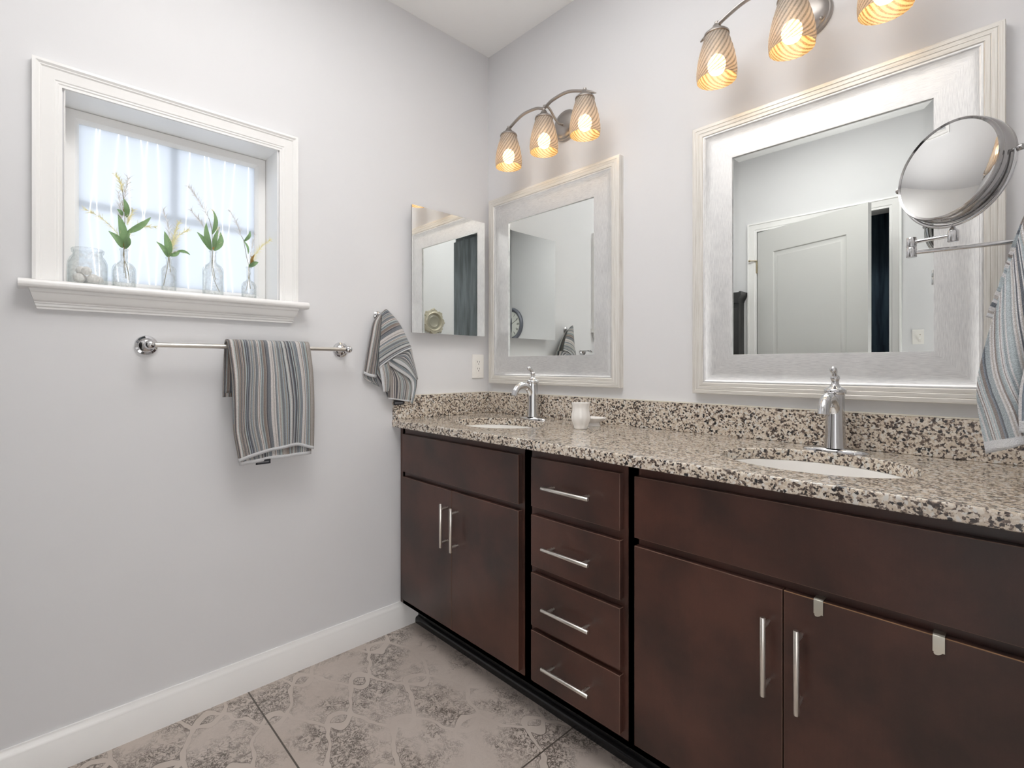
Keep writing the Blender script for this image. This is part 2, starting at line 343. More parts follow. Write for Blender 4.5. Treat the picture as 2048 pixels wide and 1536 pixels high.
# ------------------------------------------------------------------ mesh helpers
class MB:
    def __init__(s): s.v = []; s.f = []; s.uv = {}; s.mi = {}
    def add(s, vs, fs, mi=0, uvs=None):
        b = len(s.v); s.v += [tuple(p) for p in vs]
        for i, f in enumerate(fs):
            k = len(s.f); s.f.append(tuple(b + j for j in f))
            if mi: s.mi[k] = mi
            if uvs: s.uv[k] = [uvs[j] for j in f]
        return s
    def box(s, x0, x1, y0, y1, z0, z1, mi=0):
        vs = [(x, y, z) for z in (z0, z1) for y in (y0, y1) for x in (x0, x1)]
        return s.add(vs, [(0, 2, 3, 1), (4, 5, 7, 6), (0, 1, 5, 4), (2, 6, 7, 3), (0, 4, 6, 2), (1, 3, 7, 5)], mi)
    def tube(s, pts, r, n=12, cap=True, mi=0, flat=1.0, upv=None):
        pts = [Vector(p) for p in pts]; rs = r if isinstance(r, (list, tuple)) else [r] * len(pts)
        T = []
        for i in range(len(pts)):
            a = pts[max(0, i - 1)]; b = pts[min(len(pts) - 1, i + 1)]; T.append((b - a).normalized())
        up = Vector(upv) if upv else (Vector((0, 0, 1)) if abs(T[0].z) < 0.9 else Vector((1, 0, 0)))
        u = (up - T[0] * up.dot(T[0])).normalized(); vs = []; fs = []
        for i, p in enumerate(pts):
            u = (u - T[i] * u.dot(T[i])).normalized(); w_ = T[i].cross(u)
            for k in range(n):
                a = 2 * PI * k / n; vs.append(p + (u * math.cos(a) * rs[i] + w_ * math.sin(a) * rs[i] * flat))
        for i in range(len(pts) - 1):
            for k in range(n):
                k2 = (k + 1) % n; fs.append((i * n + k, i * n + k2, (i + 1) * n + k2, (i + 1) * n + k))
        if cap:
            fs.append(tuple(reversed(range(n)))); e = (len(pts) - 1) * n; fs.append(tuple(e + k for k in range(n)))
        return s.add(vs, fs, mi)
    def lathe(s, prof, c, axis=(0, 0, 1), n=32, sx=1.0, sy=1.0, mi=0, ripple=None, uv=False, closed=False):
        """prof: list of (r, h) along axis"""
        ax = Vector(axis).normalized(); e1 = ax.orthogonal().normalized()
        if abs(ax.z) > 0.99: e1 = Vector((1, 0, 0))
        e2 = ax.cross(e1); c = Vector(c); vs = []; fs = []; uvs = []
        m_ = n + 1 if uv else n
        for i, (r, h) in enumerate(prof):
            for k in range(m_):
                a = 2 * PI * k / n; rr = r
                if ripple: rr = ripple(r, h, a, i)
                vs.append(c + ax * h + e1 * (rr * math.cos(a) * sx) + e2 * (rr * math.sin(a) * sy)); uvs.append((k / n, i / (len(prof) - 1)))
        for i in range(len(prof) - 1):
            for k in range(n):
                k2 = k + 1 if uv else (k + 1) % n
                fs.append((i * m_ + k, i * m_ + k2, (i + 1) * m_ + k2, (i + 1) * m_ + k))
        if not uv:
            if prof[0][0] > 1e-6 and closed: fs.append(tuple(reversed(range(n))))
            if prof[-1][0] > 1e-6 and closed: e = (len(prof) - 1) * n; fs.append(tuple(e + k for k in range(n)))
        return s.add(vs, fs, mi, uvs if uv else None)
    def grid(s, fn, nu, nv, mi=0, uvf=None):
        vs = []; uvs = []
        for j in range(nv + 1):
            for i in range(nu + 1):
                a, b = i / nu, j / nv; vs.append(fn(a, b)); uvs.append(uvf(a, b) if uvf else (a, b))
        fs = [(j * (nu + 1) + i, j * (nu + 1) + i + 1, (j + 1) * (nu + 1) + i + 1, (j + 1) * (nu + 1) + i) for j in range(nv) for i in range(nu)]
        return s.add(vs, fs, mi, uvs)
    def frame(s, ring, mi=None, closed_last=False):
        """ring: list of (u0,u1,v0,v1,depth) rectangles mapped by self.map; consecutive rectangles are bridged"""
        raise NotImplementedError
    def prism(s, poly, axis, a0, a1, mi=0):
        """extrude a 2-D polygon along axis ('x','y','z') from a0 to a1"""
        def P(p, a): return {'x': (a, p[0], p[1]), 'y': (p[0], a, p[1]), 'z': (p[0], p[1], a)}[axis]
        n = len(poly); vs = [P(p, a0) for p in poly] + [P(p, a1) for p in poly]
        fs = [tuple(range(n - 1, -1, -1)), tuple(range(n, 2 * n))] + [(i, (i + 1) % n, n + (i + 1) % n, n + i) for i in range(n)]
        return s.add(vs, fs, mi)
    def sphere(s, c, r, n=16, m_=10, sx=1, sy=1, sz=1, mi=0):
        prof = [(r * math.sin(PI * i / m_), -r * math.cos(PI * i / m_) * sz) for i in range(m_ + 1)]
        prof[0] = (0.0001 * r, prof[0][1]); prof[-1] = (0.0001 * r, prof[-1][1])
        return s.lathe(prof, c, (0, 0, 1), n, sx, sy, mi)
    def build(s, name, mats, parent=None, smooth=40, bevel=0.0, seg=2, solid=0.0, sub=0, fix=True, bmat=-1):
        root = parent
        while root is not None and root.parent is not None: root = root.parent
        L = Vector(root.location) if root is not None else Vector((0, 0, 0))
        me = bpy.data.meshes.new(name)
        me.from_pydata([Vector(p) - L for p in s.v], [], s.f)
        mats = mats if isinstance(mats, (list, tuple)) else [mats]
        for mm in mats: me.materials.append(mm)
        for k, i in s.mi.items(): me.polygons[k].material_index = i
        if s.uv:
            ul = me.uv_layers.new(name='UVMap')
            for k, us in s.uv.items():
                for li, q in zip(me.polygons[k].loop_indices, us): ul.data[li].uv = q
        if fix and not s.uv:
            import bmesh
            bm = bmesh.new(); bm.from_mesh(me); bmesh.ops.recalc_face_normals(bm, faces=bm.faces); bm.to_mesh(me); bm.free()
        me.update()
        if smooth:
            for p in me.polygons: p.use_smooth = True
            me.set_sharp_from_angle(angle=R(smooth))
        o = bpy.data.objects.new(name, me); COL.objects.link(o)
        if parent is not None: o.parent = parent
        if solid:
            md = o.modifiers.new('solid', 'SOLIDIFY'); md.thickness = solid; md.offset = 0
        if sub:
            md = o.modifiers.new('sub', 'SUBSURF'); md.levels = sub; md.render_levels = sub
        if bevel:
            md = o.modifiers.new('bevel', 'BEVEL'); md.width = bevel; md.segments = seg; md.limit_method = 'ANGLE'; md.angle_limit = R(40); md.harden_normals = False; md.material = bmat
        return o

def tag(o, label=None, cat=None, group=None, kind=None):
    if label: o['label'] = label
    if cat: o['category'] = cat
    if group: o['group'] = group
    if kind: o['kind'] = kind
    return o
def thing(name, loc, label=None, cat=None, group=None, kind=None):
    o = bpy.data.objects.new(name, None); COL.objects.link(o); o.location = loc; o.empty_display_size = 0.05
    return tag(o, label, cat, group, kind)
def lerp(a, b, t): return a + (b - a) * t
def cr(pts, n):
    """Catmull-Rom through pts (any dimension), n samples"""
    pts = [tuple(p) for p in pts]; out = []; m_ = len(pts) - 1
    for q in range(n):
        t = q / (n - 1) * m_; i = min(int(t), m_ - 1); f = t - i
        p0 = pts[max(0, i - 1)]; p1 = pts[i]; p2 = pts[i + 1]; p3 = pts[min(m_, i + 2)]
        out.append(tuple(0.5 * (2 * b + (c - a) * f + (2 * a - 5 * b + 4 * c - d) * f * f + (3 * b - a - 3 * c + d) * f ** 3) for a, b, c, d in zip(p0, p1, p2, p3)))
    return out
def at(curve, t):
    x = max(0, min(1, t)) * (len(curve) - 1); i = min(int(x), len(curve) - 2); f = x - i
    return tuple(lerp(a, b, f) for a, b in zip(curve[i], curve[i + 1]))

# ------------------------------------------------------------------ room shell
ZC = 2.735; W = 2.0; YO = -2.165; YA = -2.165
WY0, WY1, WZ0, WZ1 = -1.622, -1.037, 1.375, 1.947         # window opening
def struct(name, mb, m, **k): return tag(mb.build(name, m, smooth=0, **k), kind='structure')
struct('floor', MB().box(-0.2, 3.2, -3.2, 0.15, -0.1, 0.0), M['floor'])
struct('ceiling', MB().box(-0.2, 3.2, -3.2, 0.15, ZC, ZC + 0.1), M['ceiling'])
b = MB()
b.box(-0.16, 0, YA - 0.1, WY0, 0, ZC).box(-0.16, 0, WY1, 0.15, 0, ZC).box(-0.16, 0, WY0, WY1, 0, WZ0).box(-0.16, 0, WY0, WY1, WZ1, ZC)
struct('wall_left', b, M['wall'])
struct('wall_back', MB().box(0, W + 0.12, 0, 0.15, 0, ZC), M['wall'])
struct('wall_right', MB().box(W, W + 0.12, -1.25, 0, 0, ZC), M['wall'])
b = MB()   # wall facing the vanity, with the doorway
DX0, DX1, DZ = 0.545, 1.325, 2.130
b.box(0.0, DX0 - 0.02, YO - 0.12, YO, 0, ZC).box(DX1 + 0.02, 3.1, YO - 0.12, YO, 0, ZC).box(DX0 - 0.02, DX1 + 0.02, YO - 0.12, YO, DZ + 0.02, ZC)
struct('wall_front', b, M['wall'])
struct('wall_hall', MB().box(3.0, 3.1, YO, -0.85, 0, ZC).box(W + 0.12, 3.1, -0.95, -0.85, 0, ZC), M['wall'])
struct('wall_closet', MB().box(0.3, 0.4, -3.0, YO - 0.12, 0, ZC).box(0.3, 1.9, -3.1, -3.0, 0, ZC).box(1.8, 1.9, -3.0, YO - 0.12, 0, ZC), M['wall'])

def base_profile(h=0.113, t=0.016):
    return [(0, 0), (t, 0), (t, h - 0.030), (t - 0.002, h - 0.026), (t - 0.002, h - 0.022), (t - 0.005, h - 0.014), (t - 0.009, h - 0.008), (t - 0.010, h), (0, h)]
tag(MB().prism([(q[0], q[1]) for q in base_profile()], 'y', -2.16, -0.434).build('baseboard_left', M['white'], smooth=30), kind='structure')
# prism on axis y uses (x, z) polygon
tag(MB().prism([(YO + q[0], q[1]) for q in base_profile()], 'x', 1.40, 2.99).build('baseboard_front', M['white'], smooth=30), kind='structure')
tag(MB().prism([(W - q[0], q[1]) for q in base_profile()], 'y', -1.25, -0.57).build('baseboard_right', M['white'], smooth=30), kind='structure')

# ------------------------------------------------------------------ window
win = thing('window_1', (0, -1.33, 1.39), kind='structure')
def rect_frame(mapf, levels, mb=None, mats=None):
    """levels: (inset, depth); builds a mitred picture-frame moulding around a rectangle; mapf(u,v,d); 4 sides"""
    mb = mb or MB(); n = len(levels)
    vs = []
    for ins, d in levels:
        for (cu, cv) in ((0, 0), (1, 0), (1, 1), (0, 1)):
            vs.append(mapf(cu, cv, ins, d))
    fs = []; b0 = len(mb.f)
    for i in range(n - 1):
        for k in range(4):
            k2 = (k + 1) % 4; fs.append((i * 4 + k, i * 4 + k2, (i + 1) * 4 + k2, (i + 1) * 4 + k))
    mb.add(vs, fs)
    if mats:
        for i in range(n - 1):
            for k in range(4):
                q = mats(i, k)
                if q: mb.mi[b0 + i * 4 + k] = q
    return mb
# casing on three sides (profile swept), resting on the stool
CY0, CY1, CZ1, CZ0 = -1.690, -0.969, 2.009, 1.389
prof = [(0, 0.0), (0, 0.022), (0.008, 0.024), (0.014, 0.020), (0.016, 0.020), (0.020, 0.017), (0.036, 0.014), (0.046, 0.013), (0.049, 0.011), (0.053, 0.011), (0.056, 0.009), (0.0625, 0.009), (0.0625, 0.0)]
vs = []; fs = []
for ins, d in prof:
    vs += [(d, CY0 + ins, CZ0), (d, CY0 + ins, CZ1 - ins), (d, CY1 - ins, CZ1 - ins), (d, CY1 - ins, CZ0)]
for i in range(len(prof) - 1):
    for k in range(3): fs.append((i * 4 + k, i * 4 + k + 1, (i + 1) * 4 + k + 1, (i + 1) * 4 + k))
MB().add(vs, fs).build('casing', M['white'], win, smooth=25)
# jamb lining
b = MB(); e = 0.0015
b.box(-0.16, 0.004, WY0 - 0.001, WY0 + e, WZ0, WZ1).box(-0.16, 0.004, WY1 - e, WY1 + 0.001, WZ0, WZ1).box(-0.16, 0.004, WY0, WY1, WZ1 - e, WZ1 + 0.001)
b.build('jamb', M['white'], win, smooth=0)
# stool with rounded nose, and apron of crown profile
nose = [(-0.16, 1.3645), (0.046, 1.3645), (0.052, 1.367), (0.0555, 1.372), (0.0565, 1.377), (0.0555, 1.382), (0.052, 1.3868), (0.046, 1.389), (-0.16, 1.389)]
b = MB().prism([(max(x, 0.0), z) for x, z in nose], 'y', -1.717, -0.940)
b.box(-0.16, 0.0, WY0 + 0.002, WY1 - 0.002, 1.3765, 1.389)
b.build('stool', M['white'], win, smooth=30)
ap = [(0, 1.3645), (0.040, 1.3645), (0.040, 1.357), (0.037, 1.354), (0.034, 1.344), (0.027, 1.334), (0.020, 1.330), (0.0195, 1.327), (0.0165, 1.325), (0.0155, 1.319), (0.0125, 1.316), (0.0125, 1.311), (0, 1.311)]
n_ = len(ap); vs = []; fs = []
for sgn, ye in ((0, -1.696), (1, -0.972)):
    for x, z in ap:
        k = (1.3645 - z) / 0.0535 * 0.016
        vs.append((x, ye + (k if sgn == 0 else -k), z))
fs = [tuple(range(n_)), tuple(range(2 * n_ - 1, n_ - 1, -1))] + [(i, (i + 1) % n_, n_ + (i + 1) % n_, n_ + i) for i in range(n_)]
MB().add(vs, fs).build('apron', M['white'], win, smooth=25)
# sash
def msash(cu, cv, ins, d):
    y = lerp(WY0 + 0.002 + ins, WY1 - 0.002 - ins, cu); z = lerp(WZ0 + 0.014 + ins, WZ1 - 0.002 - ins, cv); return (d, y, z)
rect_frame(msash, [(0, -0.155), (0, -0.122), (0.002, -0.120), (0.026, -0.120), (0.030, -0.124), (0.036, -0.136), (0.036, -0.155)]).build('sash', M['white'], win, smooth=25)
GY0, GY1, GZ0, GZ1 = WY0 + 0.036, WY1 - 0.036, WZ0 + 0.048, WZ1 - 0.036
MB().box(-0.141, -0.138, GY0 - 0.004, GY1 + 0.004, GZ0 - 0.004, GZ1 + 0.004).build('pane', M['pane'], win, smooth=0)
# grille behind the frosted film, outdoors side
b = MB().box(-0.150, -0.143, -1.343, -1.322, GZ0 - 0.005, GZ1 + 0.005)
b.build('muntin_bar', M['muntin'], win, smooth=0)
b = MB().box(-0.150, -0.143, GY0 - 0.005, -1.3432, 1.650, 1.671).box(-0.150, -0.143, -1.3218, GY1 + 0.005, 1.650, 1.671)
b.build('muntin_bar', M['muntin'], win, smooth=0)

# ------------------------------------------------------------------ towels
def patch(mb, left, right, depth, bulge=0.0, stripes='s', period=1.0, u0=0.0, hem=(), row=0.0, nu=26, nv=30, plane='x', bottom=None, ufn=None, wave=0.0, waven=3, hw=0.05):
    Lc = cr(left, 40); Rc = cr(right, 40)
    def fn(s_, t_):
        a = at(Lc, t_); c = at(Rc, t_)
        p = lerp(a[0], c[0], s_); z = lerp(a[1], c[1], s_) + row * 4 * s_ * (1 - s_)
        d = depth(s_, t_) if callable(depth) else depth
        d += bulge * math.sin(PI * s_) * (0.4 + 0.6 * math.sin(PI * min(1, t_ * 0.9 + 0.1)))
        d += wave * t_ * math.sin(s_ * waven * 2 * PI + 2.3 * t_)
        return (d, p, z) if plane == 'x' else (p, d, z)
    def uvf(s_, t_):
        u = ufn(s_, t_) if ufn else (s_ if stripes == 's' else t_)
        h = 0
        if 'b' in hem and t_ > 1 - hw: h = 1
        if 'l' in hem and s_ < hw: h = 1
        if 'r' in hem and s_ > 1 - hw: h = 1
        return (u0 + u * period, h)
    # insert a fine row at hem borders by using enough subdivisions
    return mb.grid(fn, nu, nv, uvf=uvf)

# bath towel folded over the bar -------------------------------------------------
BX, BZ, BR = 0.071, 1.2155, 0.0075
bar = thing('towel_bar', (0, -1.113, BZ), 'polished nickel towel bar on round wall roses below the window', 'towel bar')
for yc in (-1.431, -0.795):
    MB().lathe([(0.0, 0.0), (0.031, 0.0), (0.031, 0.004), (0.029, 0.008), (0.023, 0.0095), (0.022, 0.012), (0.017, 0.016), (0.010, 0.020), (0.008, 0.026)], (0.0, yc, BZ), (1, 0, 0), 32).build('rose', M['chrome'], bar)
    MB().lathe([(0.008, 0.022), (0.007, 0.040), (0.0085, 0.050), (0.0125, 0.058), (0.0145, 0.066), (0.0145, 0.074), (0.0125, 0.081), (0.007, 0.085), (0.0001, 0.0865)], (0.0, yc, BZ), (1, 0, 0), 24).build('post', M['chrome'], bar)
MB().tube([(BX, -1.431, BZ), (BX, -0.795, BZ)], BR, 20).build('bar', M['nickel'], bar)

tw = thing('bath_towel', (0.09, -1.08, 0.83), 'folded blue, grey and brown striped towel hanging over the towel bar', 'towel')
FL = cr([(-1.224, 1.241), (-1.215, 1.169), (-1.212, 1.089), (-1.208, 0.988), (-1.192, 0.830)], 60)
FR = cr([(-0.955, 1.235), (-0.946, 1.171), (-0.943, 1.059), (-0.942, 0.948), (-0.941, 0.844)], 60)
FB = cr([(0.0, 0.830), (0.215, 0.846), (0.41, 0.856), (0.70, 0.864), (1.0, 0.844)], 30)
def towel_sheet(rad, zb_fn, back_z, yin, front=True):
    def fn(s_, t_):
        # t: 0..0.12 back, 0.12..0.24 over the bar, rest front
        if t_ < 0.18:
            k = t_ / 0.18; z = lerp(back_z, BZ, k); x = BX - rad - 0.002 * (1 - k); tt = 0
            yl = lerp(-1.228, -1.224, k); yr = -0.955
        elif t_ < 0.32:
            k = (t_ - 0.18) / 0.14; a = PI * (1 - k); x = BX + rad * math.cos(a); z = BZ + rad * math.sin(a); yl, yr, tt = -1.224, -0.955, 0
        else:
            k = (t_ - 0.32) / 0.68; a = at(FL, 0.045 + 0.955 * k); c = at(FR, 0.045 + 0.955 * k)
            yl, yr = a[0], c[0]; zb = zb_fn(s_); z = lerp(BZ, zb, k); tt = k
            x = BX + rad + 0.006 * math.sin(PI * k) + 0.004 * k * math.sin(s_ * 9.0 + 1.5 * k) + 0.0065 * k * math.sin(s_ * 19 + 2.5 * k + 0.5) * (1 - 0.4 * k)
            pin = math.exp(-((k - 0.62) / 0.35) ** 2)
            s2 = s_ + 0.035 * pin * math.sin(s_ * 2 * PI) * -1
            return (x, lerp(yl + yin, yr - yin, s2), z)
        return (x, lerp(yl + yin, yr - yin, s_), z)
    return fn
b = MB()
ubf = lambda s_, t_: (s_ + 0.006 * math.sin(7 * t_ + 9 * s_), 1 if t_ > 0.972 else 0)
b.grid(towel_sheet(0.0215, lambda s_: at(FB, s_)[1], 1.046, 0.0), 40, 70, uvf=ubf)
UB = cr([(-1.18, 0.8155), (-1.089, 0.8235), (-0.949, 0.8255)], 20)
b.grid(towel_sheet(0.0125, lambda s_: at(UB, s_)[1], 1.06, 0.006), 40, 70, uvf=lambda s_, t_: (s_ + 0.37, 1 if t_ > 0.972 else 0))
b.build('terry_cloth', M['towel_bar'], tw, smooth=80, solid=0.008, fix=False)
b = MB().box(0.083, 0.0845, -1.136, -1.088, 0.8105, 0.826)
o = b.build('care_label', M['tagblack'], tw, smooth=0)
MB().box(0.0845, 0.0848, -1.130, -1.094, 0.8160, 0.8195).build('print', M['taggrey'], o, smooth=0)

# hand towel on the left hook ------------------------------------------------------
hk = thing('robe_hook', (0, -0.632, 1.37), 'small silver robe hook holding the hand towel beside the medicine cabinet', 'hook', 'robe hooks')
MB().lathe([(0.0001, 0), (0.018, 0), (0.018, 0.004), (0.014, 0.008), (0.006, 0.010)], (0, -0.632, 1.366), (1, 0, 0), 24).build('rose', M['chrome'], hk)
MB().tube(cr([(0.008, -0.632, 1.366), (0.030, -0.632, 1.362), (0.042, -0.632, 1.366), (0.047, -0.632, 1.376)], 12), [0.005] * 8 + [0.0055, 0.0065, 0.0075, 0.006], 12).build('prong', M['chrome'], hk)
ht = thing('hand_towel', (0.05, -0.57, 0.99), 'striped hand towel gathered on a hook between the towel bar and the medicine cabinet', 'towel', 'hand towels on hooks')
b = MB()
dA = lambda s_, t_: lerp(0.034, 0.022, t_) + 0.004 * s_
patch(b, [(-0.640, 1.366), (-0.665, 1.334), (-0.679, 1.274), (-0.694, 1.194), (-0.706, 1.119)], [(-0.626, 1.373), (-0.630, 1.332), (-0.634, 1.263), (-0.640, 1.189), (-0.648, 1.102)], dA, 0.014, 's', 0.22, 0.0, 'b', -0.004, hw=0.06, wave=0.004, waven=1.2)
patch(b, [(-0.706, 1.119), (-0.700, 1.100), (-0.670, 1.085)], [(-0.648, 1.104), (-0.642, 1.085), (-0.630, 1.062)], 0.020, -0.004, 's', 0.22, 0.5)
dB = lambda s_, t_: lerp(0.050, 0.062, t_) + 0.022 * t_ * s_
patch(b, [(-0.634, 1.375), (-0.638, 1.333), (-0.646, 1.263), (-0.656, 1.195), (-0.651, 1.145)], [(-0.613, 1.376), (-0.583, 1.356), (-0.554, 1.315), (-0.528, 1.261), (-0.513, 1.226)], dB, 0.020, 't', 0.62, 0.13, 'b', 0.012, hw=0.035)
dC = lambda s_, t_: lerp(0.058, 0.050, t_)
patch(b, [(-0.652, 1.148), (-0.645, 1.114), (-0.638, 1.083), (-0.629, 1.042)], [(-0.612, 1.168), (-0.603, 1.129), (-0.599, 1.098), (-0.604, 1.046)], dC, 0.012, 's', 0.20, 0.8, 'l', hw=0.17)
dF = lambda s_, t_: lerp(0.040, 0.034, t_)
patch(b, [(-0.612, 1.165), (-0.601, 1.113), (-0.602, 1.063), (-0.599, 1.012)], [(-0.570, 1.150), (-0.508, 1.099), (-0.485, 1.06), (-0.493, 0.993)], dF, 0.010, 's', 0.33, 1.3, 'b', hw=0.06)
dE = lambda s_, t_: lerp(0.056, 0.046, t_) + 0.003 * s_
patch(b, [(-0.620, 1.163), (-0.570, 1.135), (-0.504, 1.096), (-0.485, 1.053), (-0.495, 0.991)], [(-0.590, 1.200), (-0.555, 1.172), (-0.478, 1.115), (-0.468, 1.069), (-0.488, 0.983)], dE, 0.006, 's', 0.16, 1.7, 'l', hw=0.24)
dD = lambda s_, t_: lerp(0.072, 0.060, t_)
patch(b, [(-0.600, 1.178), (-0.575, 1.164), (-0.524, 1.138), (-0.473, 1.090)], [(-0.575, 1.206), (-0.512, 1.228), (-0.496, 1.191), (-0.468, 1.095)], dD, 0.010, 's', 0.28, 2.1, 'l', hw=0.17)
dG = lambda s_, t_: lerp(0.034, 0.024, t_)
patch(b, [(-0.640, 1.360), (-0.655, 1.26), (-0.665, 1.15), (-0.615, 1.06), (-0.595, 1.02)], [(-0.600, 1.362), (-0.545, 1.28), (-0.510, 1.19), (-0.480, 1.09), (-0.497, 1.00)], dG, 0.008, 's', 0.5, 2.6)
b.build('terry_cloth', M['towel_hook'], ht, smooth=80, solid=0.005, fix=False)
o = MB().box(0.030, 0.0315, -0.570, -0.518, 0.982, 1.004).build('care_label', M['tagblack'], ht, smooth=0)
MB().box(0.0315, 0.0318, -0.563, -0.525, 0.988, 0.994).build('print', M['taggrey'], o, smooth=0)

# hand towel on the right wall --------------------------------------------------------
hk = thing('robe_hook', (W, -0.35, 1.53), 'silver robe hook on the wall right of the large mirror', 'hook', 'robe hooks')
MB().lathe([(0.0001, 0), (0.018, 0), (0.018, 0.004), (0.014, 0.008), (0.006, 0.010)], (W, -0.35, 1.526), (-1, 0, 0), 24).build('rose', M['chrome'], hk)
MB().tube(cr([(W - 0.008, -0.35, 1.526), (W - 0.030, -0.35, 1.520), (W - 0.042, -0.35, 1.526), (W - 0.047, -0.35, 1.537)], 12), [0.005] * 8 + [0.0055, 0.0065, 0.0075, 0.006], 12).build('prong', M['chrome'], hk)
rt = thing('hand_towel', (1.93, -0.35, 0.98), 'striped hand towel hanging at the right edge, in front of the large mirror frame', 'towel', 'hand towels on hooks')
b = MB()
patch(b, [(1.955, 1.515), (1.930, 1.462), (1.906, 1.389), (1.897, 1.352), (1.884, 1.302), (1.868, 1.251)], [(1.965, 1.515), (1.955, 1.46), (1.946, 1.389), (1.935, 1.333), (1.923, 1.287), (1.905, 1.243)],
      lambda s_, t_: -0.325 + 0.004 * math.sin(60 * t_), -0.006, 't', 0.55, 0.3, 'b', -0.004, plane='y', hw=0.04, nv=40)
def uB(s_, t_):
    return 0.72 * s_ + 1.15 * math.exp(-t_ * 1.7)
patch(b, [(1.948, 1.524), (1.921, 1.425), (1.908, 1.366), (1.893, 1.307), (1.875, 1.227), (1.861, 1.155), (1.856, 1.108), (1.858, 1.062), (1.869, 0.980)],
      [(1.972, 1.524), (1.985, 1.47), (1.988, 1.40), (1.990, 1.32), (1.990, 1.24), (1.990, 1.16), (1.990, 1.11), (1.990, 1.07), (1.985, 1.045)],
      lambda s_, t_: -0.352 - 0.012 * t_ - 0.022 * math.sin(PI * min(1, s_ * 1.05)) * (0.3 + 0.7 * t_) + 0.010 * math.sin(s_ * 11 + 0.8) * t_, 0.0, plane='y', ufn=lambda s_, t_: uB(s_, t_), hem='b', u0=0.05, hw=0.045, nu=40, nv=60)
patch(b, [(1.935, 1.24), (1.923, 1.158), (1.916, 1.11), (1.914, 1.069), (1.915, 1.030)], [(1.985, 1.26), (1.990, 1.189), (1.990, 1.127), (1.990, 1.08), (1.988, 1.04)],
      lambda s_, t_: -0.395 - 0.006 * t_, -0.006, 's', 0.35, 2.2, 'b', plane='y', hw=0.14)
b.build('terry_cloth', M['towel_near'], rt, smooth=80, solid=0.005, fix=False)

# ------------------------------------------------------------------ medicine cabinet, outlet
mc = thing('medicine_cabinet', (0, -0.276, 1.30), 'frameless mirrored medicine cabinet on the wall left of the corner', 'medicine cabinet')
MB().box(0.0, 0.036, -0.458, -0.094, 1.328, 1.832).build('body', M['white'], mc, smooth=0, bevel=0.001)
MB().box(0.037, 0.0448, -0.4865, -0.0665, 1.2985, 1.8615).build('backing', M['chrome_dark'], mc, smooth=0)
MB().box(0.0448, 0.0460, -0.487, -0.066, 1.298, 1.862).build('mirror_door', M['mirror_old'], mc, smooth=0)

ol = thing('wall_outlet', (0, -0.074, 1.149), 'white wall outlet with two sockets, between the medicine cabinet and the counter', 'outlet')
MB().box(0, 0.006, -0.1115, -0.0365, 1.089, 1.209).build('cover_plate', M['plastic'], ol, smooth=0, bevel=0.003, seg=3)
rc = MB().box(0.005, 0.0085, -0.0905, -0.0575, 1.1155, 1.1825).build('receptacle', M['plastic'], ol, smooth=0, bevel=0.001)
for zc in (1.1665, 1.1325):
    b = MB().box(0.0084, 0.0088, -0.0815, -0.0790, zc + 0.001, zc + 0.010).box(0.0084, 0.0088, -0.0690, -0.0665, zc + 0.001, zc + 0.009)
    b.lathe([(0.0001, 0), (0.0026, 0), (0.0026, 0.0004), (0.0001, 0.0004)], (0.0084, -0.074, zc - 0.006), (1, 0, 0), 12)
    b.build('socket_slots', M['slot'], rc, smooth=0)
MB().box(0.0084, 0.0095, -0.0855, -0.0795, 1.1480, 1.1515).box(0.0084, 0.0095, -0.0745, -0.0645, 1.1480, 1.1515).build('test_button', M['plastic'], rc, smooth=0)
for zc in (1.1985, 1.0995):
    MB().lathe([(0.0001, 0.0062), (0.0030, 0.0062), (0.0026, 0.0072), (0.0001, 0.0074)], (0, -0.074, zc), (1, 0, 0), 12).build('screw', M['plastic'], ol)

# ------------------------------------------------------------------ wall mirrors
def wall_mirror(xc, zc, label):
    t = thing('wall_mirror', (xc, 0, zc), label, 'mirror', 'framed mirrors over the vanity')
    HW, HH = 0.3897, 0.460
    def mp(cu, cv, ins, d): return (lerp(xc - HW + ins, xc + HW - ins, cu), -d, lerp(zc - HH + ins, zc + HH - ins, cv))
    lv = [(0, 0.0), (0, 0.025), (0.0015, 0.0275), (0.012, 0.0285), (0.0135, 0.0275), (0.015, 0.0285), (0.024, 0.0285), (0.0255, 0.0275), (0.027, 0.0285), (0.036, 0.028), (0.0385, 0.026), (0.039, 0.022)]
    rect_frame(mp, lv, mats=lambda i, k: 0 if k in (0, 2) else 1).build('outer_frame', [M['band_h'], M['band_v']], t, smooth=25)
    lv = [(0.0388, 0.010), (0.0388, 0.0262), (0.0410, 0.0264)]
    for i in range(13):     # cove rolling down to a flat slope towards the glass
        q = i / 12
        lv.append((0.0425 + 0.030 * q, 0.0165 + 0.0095 * (1 - q) ** 2.2))
    lv += [(0.0900, 0.0160), (0.1100, 0.0157), (0.1300, 0.0155), (0.1328, 0.0150), (0.1332, 0.007)]
    rect_frame(mp, lv, mats=lambda i, k: 0 if k in (0, 2) else 1).build('inner_frame', [M['silver_h'], M['silver_v']], t, smooth=40)
    # bevelled glass
    rect_frame(mp, [(0.1325, 0.0096), (0.1525, 0.0100)]).build('glass_bevel', M['mirror'], t, smooth=0)
    vs = [mp(a, c, 0.1525, 0.0100) for a, c in ((0, 0), (1, 0), (1, 1), (0, 1))]
    MB().add(vs, [(0, 1, 2, 3)]).build('mirror_glass', M['mirror'], t, smooth=0)
    vs = [mp(a, c, 0.02, 0.004) for a, c in ((0, 0), (1, 0), (1, 1), (0, 1))]
    MB().add(vs, [(0, 1, 2, 3)]).build('back_board', M['armoire'], t, smooth=0)
    return t
wall_mirror(0.4206, 1.5243, 'silver framed mirror in the corner above the left sink')
wall_mirror(1.4996, 1.5160, 'large silver framed mirror above the right sink, reflecting the door')

